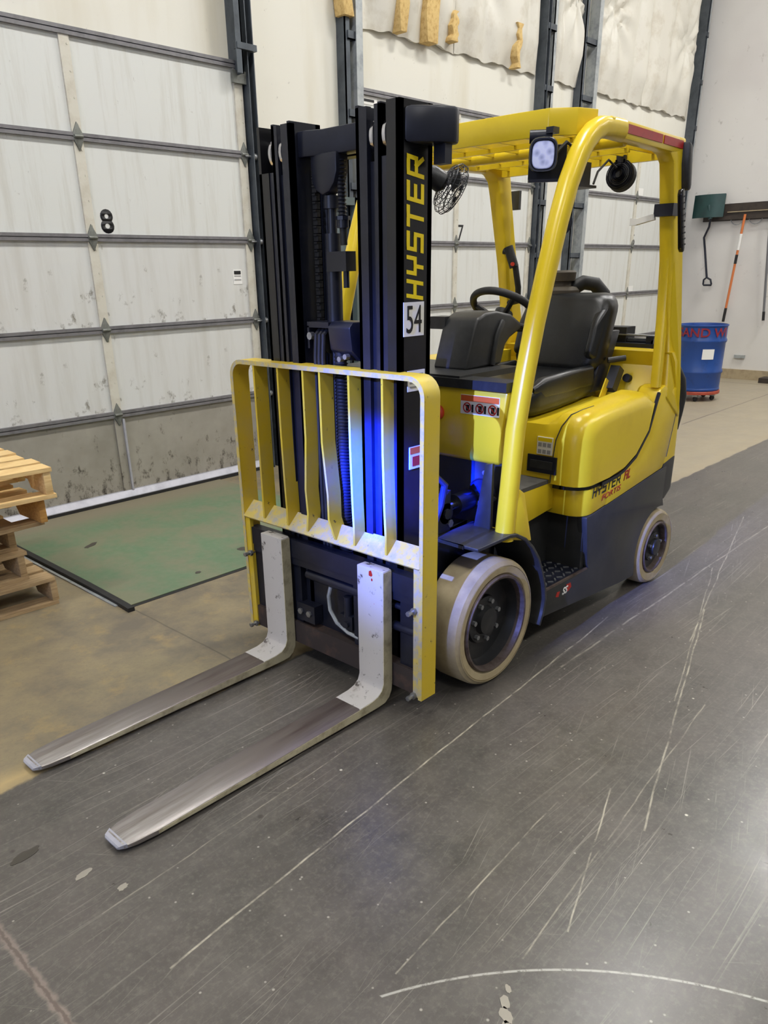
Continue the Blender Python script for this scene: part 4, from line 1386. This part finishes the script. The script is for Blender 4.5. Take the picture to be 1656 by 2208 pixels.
part('far_rear_lamp', MB().box(1.44, 1.46, 2 * YC - .12, 2 * YC - .06, 1.88, 1.97, .01), M['plastic'], og)
hd = part('grab_handle', MB().tube([(1.33, .965, 1.68), (1.335, .93, 1.67), (1.35, .90, 1.60), (1.37, .89, 1.50), (1.39, .90, 1.43), (1.40, .965, 1.42)], .016, 10), M['rubber'], og, 'black grab handle')
part('horn_grip', MB().cyl((1.332, .94, 1.70), (1.345, .905, 1.60), .024, 12), M['rubber'], hd)
part('horn_button', MB().cyl((1.325, .905, 1.615), (1.315, .895, 1.615), .010, 10), M['redknob'], hd, 'red horn button')
mc = part('mirror_clamp', MB().box(1.265, 1.325, .040, .128, 1.795, 1.845, .004), M['black'], og, 'black mirror clamp')
part('mirror_arm', MB().obox((1.265, .165, 1.785), (.03, .085, .024), ((1, 0, 0), (0, .97, -.2), (0, .2, .97)), .006), M['white'], mc, 'bright mirror arm')
part('fold_mirror', MB().obox((1.26, .215, 1.778), (.012, .035, .03), ((1, 0, 0), (0, 1, 0), (0, 0, 1)), .004), M['white'], mc)

# ---------------------------------------------------------------- lamps and fan under the guard
ln = V((-.80, -.55, -.08)).normalized()
lu = V((0, 0, 1))
lr = ln.cross(lu).normalized()
lu = lr.cross(ln).normalized()
lc = V((.33, .128, 1.966))


def oval(c_, ax_, ay_, rx_, ry_, n=28, p=.62):
    return [c_ + ax_ * rx_ * math.copysign(abs(math.cos(a)) ** p, math.cos(a)) + ay_ * ry_ * math.copysign(abs(math.sin(a)) ** p, math.sin(a)) for a in [2 * PI * i / n for i in range(n)]]


K = .80
wlmp = part('work_lamp', MB().loft([oval(lc + ln * .0, lr, lu, .050 * K, .056 * K), oval(lc + ln * .018, lr, lu, .060 * K, .066 * K), oval(lc + ln * .010, lr, lu, .064 * K, .070 * K), oval(lc - ln * .03, lr, lu, .062 * K, .068 * K), oval(lc - ln * .06, lr, lu, .05 * K, .055 * K), oval(lc - ln * .075, lr, lu, .03 * K, .034 * K)]), M['plastic'], FK, 'black LED work lamp', 50)
part('lamp_lens', MB().loft([oval(lc + ln * .004, lr, lu, .049 * K, .055 * K), oval(lc + ln * .011, lr, lu, .046 * K, .052 * K), oval(lc + ln * .0125, lr, lu, .03 * K, .035 * K)]), M['lens'], wlmp, 'pale bluish LED lens', 60)
bc = lc - ln * .085 - lr * .020 - lu * .024
part('lamp_bracket', MB().obox(bc, (.135, .115, .008), (lr, lu, ln), .003).obox(bc - lu * .0575 + ln * .05, (.135, .010, .11), (lr, lu, ln), .004), M['black'], wlmp)
part('lamp_knuckle', MB().cyl(lc - ln * .05 + lu * .06 - lr * .03, lc - ln * .05 + lu * .06 + lr * .05, .022, 12).box(.35, .39, .105, .135, 2.035, 2.055, .006), M['black'], wlmp)
part('lamp_cable', MB().tube([(.36, .11, 1.96), (.42, .09, 2.01), (.46, .09, 2.0), (.48, .09, 1.93), (.47, .09, 1.88)], .006, 6), M['rubber'], wlmp)

rl = V((1.25, .295, 1.97))
rn = V((.9, .1, -.2)).normalized()
rv = part('rear_work_lamp', MB().lathe([(0, -.03), (.045, -.028), (.062, -.01), (.064, .02), (.058, .028), (0, .02)], rl, rn, 28), M['rubber'], FK, 'black round rear work lamp')
b = MB()
for k in range(7):
    b.lathe([(.016 + .007 * k, -.032 + .002 * k), (.019 + .007 * k, -.042 + .003 * k), (.021 + .007 * k, -.032 + .002 * k)], rl, rn, 24)
part('cooling_fins', b, M['black'], rv)
part('lamp_strap', MB().box(1.235, 1.25, .275, .318, 2.02, 2.05, .002).box(1.235, 1.245, .273, .283, 1.99, 2.035).box(1.235, 1.245, .312, .322, 1.99, 2.035), M['black'], rv)
part('lamp_cable', MB().tube([(1.21, .30, 2.0), (1.17, .32, 2.03), (1.10, .33, 1.98), (1.07, .33, 1.93)], .005, 6), M['rubber'], rv)
mb_ = part('module_box', MB().box(.86, .95, .28, .36, 1.915, 2.0, .006), M['black'], FK, 'black control box under the roof')
part('module_plate', MB().box(.85, .99, .27, .37, 1.905, 1.915), M['black'], mb_)
part('round_mirror', MB().lathe([(0, 0), (.05, .004), (.06, .012), (.06, .02), (0, .026)], (1.17, .55, 1.79), (-.6, -.6, 0), 24), M['black'], FK)

fc = V((.075, .35, 1.865))
fn_ = V((.698, -.397, -.45)).normalized()
f1 = fn_.cross(V((0, 0, 1))).normalized()
f2 = f1.cross(fn_).normalized()
fan = part('cab_fan', MB().lathe([(0, -.10), (.028, -.098), (.036, -.08), (.036, -.035), (.02, -.02), (0, -.018)], fc, fn_, 20), M['plastic'], FK, 'black caged cab fan')
b = MB()
ring_ = lambda rr_, h: [fc + fn_ * h + (f1 * math.cos(a) + f2 * math.sin(a)) * rr_ for a in [2 * PI * i / 30 for i in range(30)]]
for rr_, h in ((.088, 0.0), (.088, .018), (.074, -.016), (.058, -.022), (.042, -.026), (.074, .030), (.055, .036), (.03, .038)):
    b.tube(ring_(rr_, h), .0014, 5, closed=True)
for k in range(26):
    a = 2 * PI * k / 26
    dr_ = f1 * math.cos(a) + f2 * math.sin(a)
    b.tube([fc + dr_ * .03 - fn_ * .03, fc + dr_ * .06 - fn_ * .022, fc + dr_ * .088, fc + dr_ * .088 + fn_ * .018, fc + dr_ * .06 + fn_ * .035, fc + dr_ * .012 + fn_ * .038], .0011, 4)
part('fan_cage', b, M['black'], fan)
b = MB()
for k in range(4):
    a = 2 * PI * k / 4 + .4
    dr_ = f1 * math.cos(a) + f2 * math.sin(a)
    dt_ = fn_.cross(dr_)
    b.obox(fc + dr_ * .045, (.062, .042, .002), (dr_, (dt_ * .9 + fn_ * .43).normalized(), (fn_ * .9 - dt_ * .43).normalized()))
part('fan_blades', b, M['plastic'], fan)
part('fan_arm', MB().tube([fc - fn_ * .07, fc - fn_ * .08 + V((-.03, -.01, .01)), (-.10, .30, 1.885), (-.17, .26, 1.885)], .011, 8), M['plastic'], fan)

# ---------------------------------------------------------------- mast
ZB, ZT = .075, 2.072


def channel(y0, y1, xf, xr, open_to, zf):
    """upright: web on the side away from the opening, front and rear flanges; the front flange stops at zf"""
    b_ = MB()
    t_ = .014
    if open_to > 0:
        b_.box(xf, xr, y0, y0 + t_, ZB, ZT, .002)
    else:
        b_.box(xf, xr, y1 - t_, y1, ZB, ZT, .002)
    b_.box(xf, xf + .022, y0, y1, ZB, zf, .002)
    b_.box(xr - .022, xr, y0, y1, ZB, ZT, .002)
    return b_


outer = part('mast_rail', channel(.200, .253, -.365, -.205, 1, ZT), M['black_glossy'])
part('mast_rail', channel(.827, .880, -.365, -.205, -1, 1.925), M['black_glossy'])
part('mast_rail', channel(.277, .306, -.363, -.215, 1, ZT - .004).box(-.361, -.34, .254, .277, ZB, 1.925, .002), M['black'])
part('mast_rail', channel(.774, .803, -.363, -.215, -1, ZT - .004).box(-.361, -.34, .803, .826, ZB, 1.925, .002), M['black'])
part('mast_rail', channel(.334, .382, -.368, -.225, -1, ZT - .006), M['black'])
part('mast_rail', channel(.698, .746, -.368, -.225, 1, ZT - .006), M['black'])
part('rail_strip', MB().box(-.352, -.225, .3065, .3335, .08, 1.915), M['black'])
part('rail_strip', MB().box(-.352, -.225, .7465, .7735, .08, 1.915), M['black'])
for y0 in (.254, .308, .748, .805):
    part('mast_roller', MB().lathe([(0, -.010), (.048, -.010), (.054, -.006), (.054, .006), (.048, .010), (0, .010)], (-.312, y0 + .0115, 1.985), (0, 1, 0), 28), M['chrome'], FK, 'bright mast roller')
part('mast_top_tie', MB().box(-.204, -.15, .205, .875, 1.965, 2.04, .008), M['black'])
pair('mast_side_hood', lambda: MB().prism([(-.345, .199), (-.268, .128), (-.205, .104), (-.172, .118), (-.165, .199)], 'z', 1.955, 2.055, .010), M['black'])
part('mast_mid_tie', MB().box(-.20, -.15, .20, .88, 1.02, 1.14, .01), M['black'])
part('mast_low_tie', MB().box(-.21, -.15, .20, .88, .25, .42, .01), M['black'])
part('inner_cross_bar', MB().prism([(-.31, .382), (-.31, .60), (-.335, .66), (-.335, .70), (-.25, .70), (-.25, .382)], 'z', 1.962, 2.042, .006), M['black'])
part('tie_hook', MB().box(-.235, -.20, .125, .17, 1.90, 1.957, .006), M['black'])
stroke_word('lettering', 'HYSTER', M['yellowprint'], outer, (-.247, .1992, 1.500), (0, 0, 1), (-1, 0, 0), .084, .428, .22, .16, label='big yellow maker lettering')
pn = part('number_plate', MB().box(-.347, -.243, .1970, .2000, 1.388, 1.496), M['white'], outer, 'white plate with black number 54')
text('number', '54', M['blackprint'], pn, (-.295, .1965, 1.442), (1, 0, 0), (0, 0, 1), .088, .078, 0, 0, center=True)
pn = part('data_plate', MB().box(-.325, -.235, .1975, .2000, 1.205, 1.275), M['white'], outer, 'pale data plate')
for k in range(4):
    part('print_line', MB().box(-.315, -.245 - .01 * (k % 2), .1965, .1976, 1.258 - .014 * k, 1.264 - .014 * k), M['greyprint'], pn)
pn = part('warning_label', MB().box(-.315, -.245, .1972, .2000, .93, 1.01), M['white'], outer, 'small white warning label')
part('label_band', MB().box(-.313, -.247, .1962, .1973, .985, 1.008), M['orangeprint'], pn)
part('pictogram', MB().box(-.300, -.262, .1962, .1973, .94, .975), M['redprint'], pn)

lc_ = part('lift_cylinder', MB().cyl((-.275, .60, .10), (-.275, .60, 1.72), .030, 20).cyl((-.275, .60, 1.72), (-.275, .60, 1.86), .018, 16).cyl((-.275, .60, 1.80), (-.275, .60, 1.84), .03, 16), M['black'])
part('side_cylinder', MB().cyl((-.225, .672, .10), (-.225, .672, 1.93), .026, 18), M['black'])
part('side_cylinder', MB().cyl((-.225, .408, .10), (-.225, .408, 1.90), .026, 18), M['black'])
part('sheave_guard', MB().prism([(.525, 1.97), (.525, 1.91), (.54, 1.875), (.565, 1.85), (.60, 1.84), (.63, 1.855), (.65, 1.88), (.655, 1.97)], 'x', -.32, -.26, .008), M['black'])
ch = MB()
z = .45
while z < 1.95:
    ch.box(-.300, -.284, .650, .672, z, z + .016, .002)
    ch.box(-.304, -.280, .653, .669, z + .017, z + .023)
    z += .026
part('lift_chain', ch, M['rubber'])['kind'] = 'stuff'
part('hose_run', MB().tube([(-.29, .545, 1.95), (-.29, .535, 1.86), (-.29, .53, 1.76), (-.29, .528, 1.68)], .013, 12), M['rubber'])
b = MB()
for k in range(16):
    zz = 1.76 + k * .012
    b.lathe([(.013, 0), (.017, .003), (.013, .006)], (-.29, .531, zz), (0, 0, 1), 12)
part('hose_spring', b, M['black'])
part('hose_fitting', MB().cyl((-.29, .53, 1.735), (-.29, .53, 1.765), .022, 12).cyl((-.29, .53, 1.76), (-.29, .53, 1.772), .026, 8), M['black'])
part('chain_anchor', MB().box(-.31, -.26, .50, .60, 1.595, 1.66, .006).cyl((-.285, .525, 1.54), (-.285, .525, 1.60), .011, 10), M['black'])
# short hose pulley bracket on the carriage top
hp = part('pulley_bracket', MB().prism([(-.355, 1.41), (-.335, 1.428), (-.25, 1.428), (-.24, 1.30), (-.30, 1.29), (-.345, 1.33)], 'y', .445, .56, .006).box(-.35, -.25, .56, .675, 1.405, 1.425, .008).box(-.35, -.25, .665, .675, 1.33, 1.41, .004), M['black'])
part('hose_pulley', MB().lathe([(0, -.02), (.05, -.02), (.042, -.008), (.042, .008), (.05, .02), (0, .02)], (-.30, .615, 1.36), (0, 1, 0), 24), M['plastic'], hp)
part('pulley_bolt', MB().cyl((-.36, .655, 1.375), (-.34, .655, 1.375), .014, 8).cyl((-.36, .47, 1.31), (-.34, .47, 1.31), .010, 8).cyl((-.36, .50, 1.30), (-.34, .50, 1.30), .010, 8), M['zinc'], hp)
for yy in (.592, .612, .632):
    part('carriage_hose', MB().tube([(-.27, yy, 1.405), (-.31, yy, 1.408), (-.345, yy, 1.38), (-.352, yy, 1.30), (-.35, yy, .95), (-.345, yy, .55)], .009, 8), M['rubber'])
b = MB()
zz = .50
while zz < 1.30:
    b.lathe([(.022, 0), (.027, .004), (.022, .008)], (-.315, .535, zz), (0, 0, 1), 12)
    zz += .0125
b.cyl((-.315, .535, .48), (-.315, .535, 1.32), .022, 12)
part('ribbed_hose_sleeve', b, M['rubber'])

# ---------------------------------------------------------------- carriage
ca = part('carriage', MB().box(-.412, -.366, .075, 1.05, .485, .562, .010).box(-.408, -.366, .075, 1.05, .452, .484, .004), M['black'], FK, 'black fork carriage')
part('lower_bar', MB().box(-.412, -.362, .075, 1.05, .085, .185, .008), plain('dark_rusty_steel', srgb(62, 54, 52), 0.55, 0.2, srgb(92, 72, 62), 14, 0.5, 0.75), ca, 'worn rusty lower carriage bar')
for y0 in (.36, .735):
    part('carriage_plate', MB().box(-.398, -.366, y0, y0 + .06, .18, .455, .004), M['black'], ca)
part('end_plate', MB().box(-.398, -.370, .08, .17, .18, .46, .004), M['black'], ca)
part('end_plate', MB().box(-.398, -.370, .955, 1.045, .18, .46, .004), M['black'], ca)
part('shift_cylinder', MB().cyl((-.385, .34, .418), (-.385, .70, .418), .021, 16).cyl((-.385, .12, .418), (-.385, .34, .418), .012, 12), M['black'], ca)
part('lower_rod', MB().cyl((-.388, .10, .335), (-.388, .21, .335), .018, 14), M['black'], ca)
bb = part('bearing_block', MB().box(-.412, -.366, .645, .755, .205, .285, .006), M['black'], ca)
for yy in (.675, .728):
    part('bolt_head', MB().cyl((-.413, yy, .248), (-.422, yy, .248), .014, 6), M['zinc'], bb)
part('grease_hose', MB().tube([(-.395, .555, .40), (-.402, .562, .36), (-.403, .555, .30), (-.400, .52, .25), (-.395, .46, .222), (-.392, .40, .215)], .0085, 8), M['galv'], ca, 'pale grease hose')
part('valve_block', MB().box(-.40, -.366, .43, .50, .24, .30, .006).cyl((-.385, .465, .29), (-.385, .465, .38), .018, 12).cyl((-.41, .46, .262), (-.39, .46, .262), .014, 8), M['black'], ca)
part('back_plate', MB().box(-.362, -.35, .385, .695, .10, .46), M['black'], ca)

# ---------------------------------------------------------------- load guard
GX0, GX1 = -.422, -.340
path = [(-.381, 1.074, .075), (-.381, 1.074, .60), (-.381, 1.074, 1.20)]
path += [(-.381, 1.014 + .060 * math.cos(math.radians(a)), 1.207 + .060 * math.sin(math.radians(a))) for a in range(0, 91, 15)]
path += [(-.381, .55, 1.267)]
path += [(-.381, .110 + .060 * math.cos(math.radians(a)), 1.207 + .060 * math.sin(math.radians(a))) for a in range(90, 181, 15)]
path += [(-.381, .050, 1.20), (-.381, .050, .60), (-.381, .050, .075)]
lg = part('load_guard', MB().sweep(path, [(-.008, -.041), (.008, -.041), (.008, .041), (-.008, .041)], up=(1, 0, 0)), M['guard'], FK, 'chipped yellow load guard')
edge_path = [(-.4225, p[1], p[2]) for p in path]
part('front_edge', MB().sweep(edge_path, [(-.0085, -.001), (.0085, -.001), (.0085, .001), (-.0085, .001)], up=(1, 0, 0)), M['guard_pale'], lg, 'rubbed pale front edge')
BY = [(.930, .930, 0), (.783, .775, 0), (.637, .655, .012), (.545, .492, -.040), (.393, .385, 0), (.232, .222, 0)]
for i, (yt, yb, kink) in enumerate(BY):
    pts = [(-.381, yt, 1.26), (-.381, yt, 1.0), (-.381, (yt * .5 + yb * .5) + (.006 if kink else 0), .80), (-.381, yb - kink * .8, .70), (-.381, yb, .625)]
    tw = .003 if i == 4 else 0
    rings = []
    for p in pts:
        y = p[1]
        rings.append([(GX0 + .002, y - .005 + tw * .3, p[2]), (GX1 - .014, y - .005 - tw, p[2]), (GX1 - .014, y + .005 - tw, p[2]), (GX0 + .002, y + .005 + tw * .3, p[2])])
    part('guard_bar', MB().loft(rings), M['guard'], lg)
part('lower_rail', MB().sheet([(-.424, .608), (-.360, .668)], .012, 'y', .056, 1.068, .002), M['guard_pale'], lg, 'rubbed pale sloping lower rail')
part('mounting_plate', MB().box(-.418, -.400, .058, .088, .08, .61, .002), M['guard_pale'], lg)
part('mounting_plate', MB().box(-.418, -.400, 1.036, 1.066, .08, .61, .002), M['guard'], lg)
for yy, zz in ((.082, .440), (.082, .085), (1.042, .442), (1.042, .095)):
    part('guard_bolt', MB().cyl((-.400, yy, zz), (-.455, yy, zz), .007, 10).cyl((-.418, yy, zz), (-.430, yy, zz), .014, 6).cyl((-.445, yy, zz), (-.458, yy, zz), .010, 6), M['zinc'], lg)

# ---------------------------------------------------------------- forks


def fork(y0, y1, label):
    FX = -.462
    shank = [(FX, .575), (-.416, .575), (-.416, .10), (-.420, .065), (-.434, .038), (-.458, .022), (-.50, .018), (-.60, .017), (-.60, .056), (-.53, .060), (-.497, .068), (-.474, .085), (-.464, .11)]
    fk = part('fork', MB().prism(shank, 'y', y0, y1, .004), M['forkwhite'], FK, label)
    side = [(FX + .001, .57), (-.417, .57), (-.417, .10), (-.421, .066), (-.435, .039), (-.459, .023), (-.50, .019), (-1.48, .018), (-1.48, .029), (-.95, .041), (-.60, .052), (-.53, .057), (-.497, .065), (-.475, .083), (-.464, .11)]
    part('fork_edge', MB().prism(side, 'y', y0 - .0012, y0 + .002), M['forkside'], fk, 'cream painted fork edge')
    ym = (y0 + y1) / 2
    hw = (y1 - y0) / 2
    rings = []
    for x, w_, zt in ((-.598, hw, .0565), (-.90, hw, .048), (-1.30, hw, .039), (-1.48, hw, .035), (-1.55, hw * .90, .033), (-1.585, hw * .74, .030), (-1.600, hw * .60, .026)):
        zb = .016 if x > -1.59 else .018
        rings.append([(x, ym - w_, zb), (x, ym + w_, zb), (x, ym + w_, zt - .004), (x, ym + w_ - .006, zt), (x, ym - w_ + .006, zt), (x, ym - w_, zt - .004)])
    part('fork_blade', MB().loft(rings), M['forksteel'], fk, 'bare worn steel blade')
    part('fork_tip', MB().loft([[(x, ym - w_, .0175), (x, ym + w_, .0175), (x, ym + w_, zt), (x, ym - w_, zt)] for x, w_, zt in ((-1.578, hw * .79, .0312), (-1.600, hw * .62, .0268), (-1.6045, hw * .52, .022))]), M['alu'], fk, 'bright scraped tip')
    part('fork_latch', MB().box(-.418, -.405, y0 + .02, y1 - .02, .54, .57, .003), M['forkwhite'], fk)
    return fk


f1_ = fork(.198, .333, 'white painted fork nearest the camera, red scuffs on it')
fork(.775, .910, 'white painted far fork')
rnd = random.Random(3)
for yy, zz, a_ in ((.262, .555, .012), (.255, .532, .005), (.245, .43, .007), (.238, .40, .005)):
    part('red_scuff', MB().prism([(yy + a_ * math.cos(k * .7) * rnd.uniform(.6, 1), zz + a_ * 1.4 * math.sin(k * .7) * rnd.uniform(.6, 1)) for k in range(9)], 'x', -.4626, -.4610), M['redprint'], f1_)
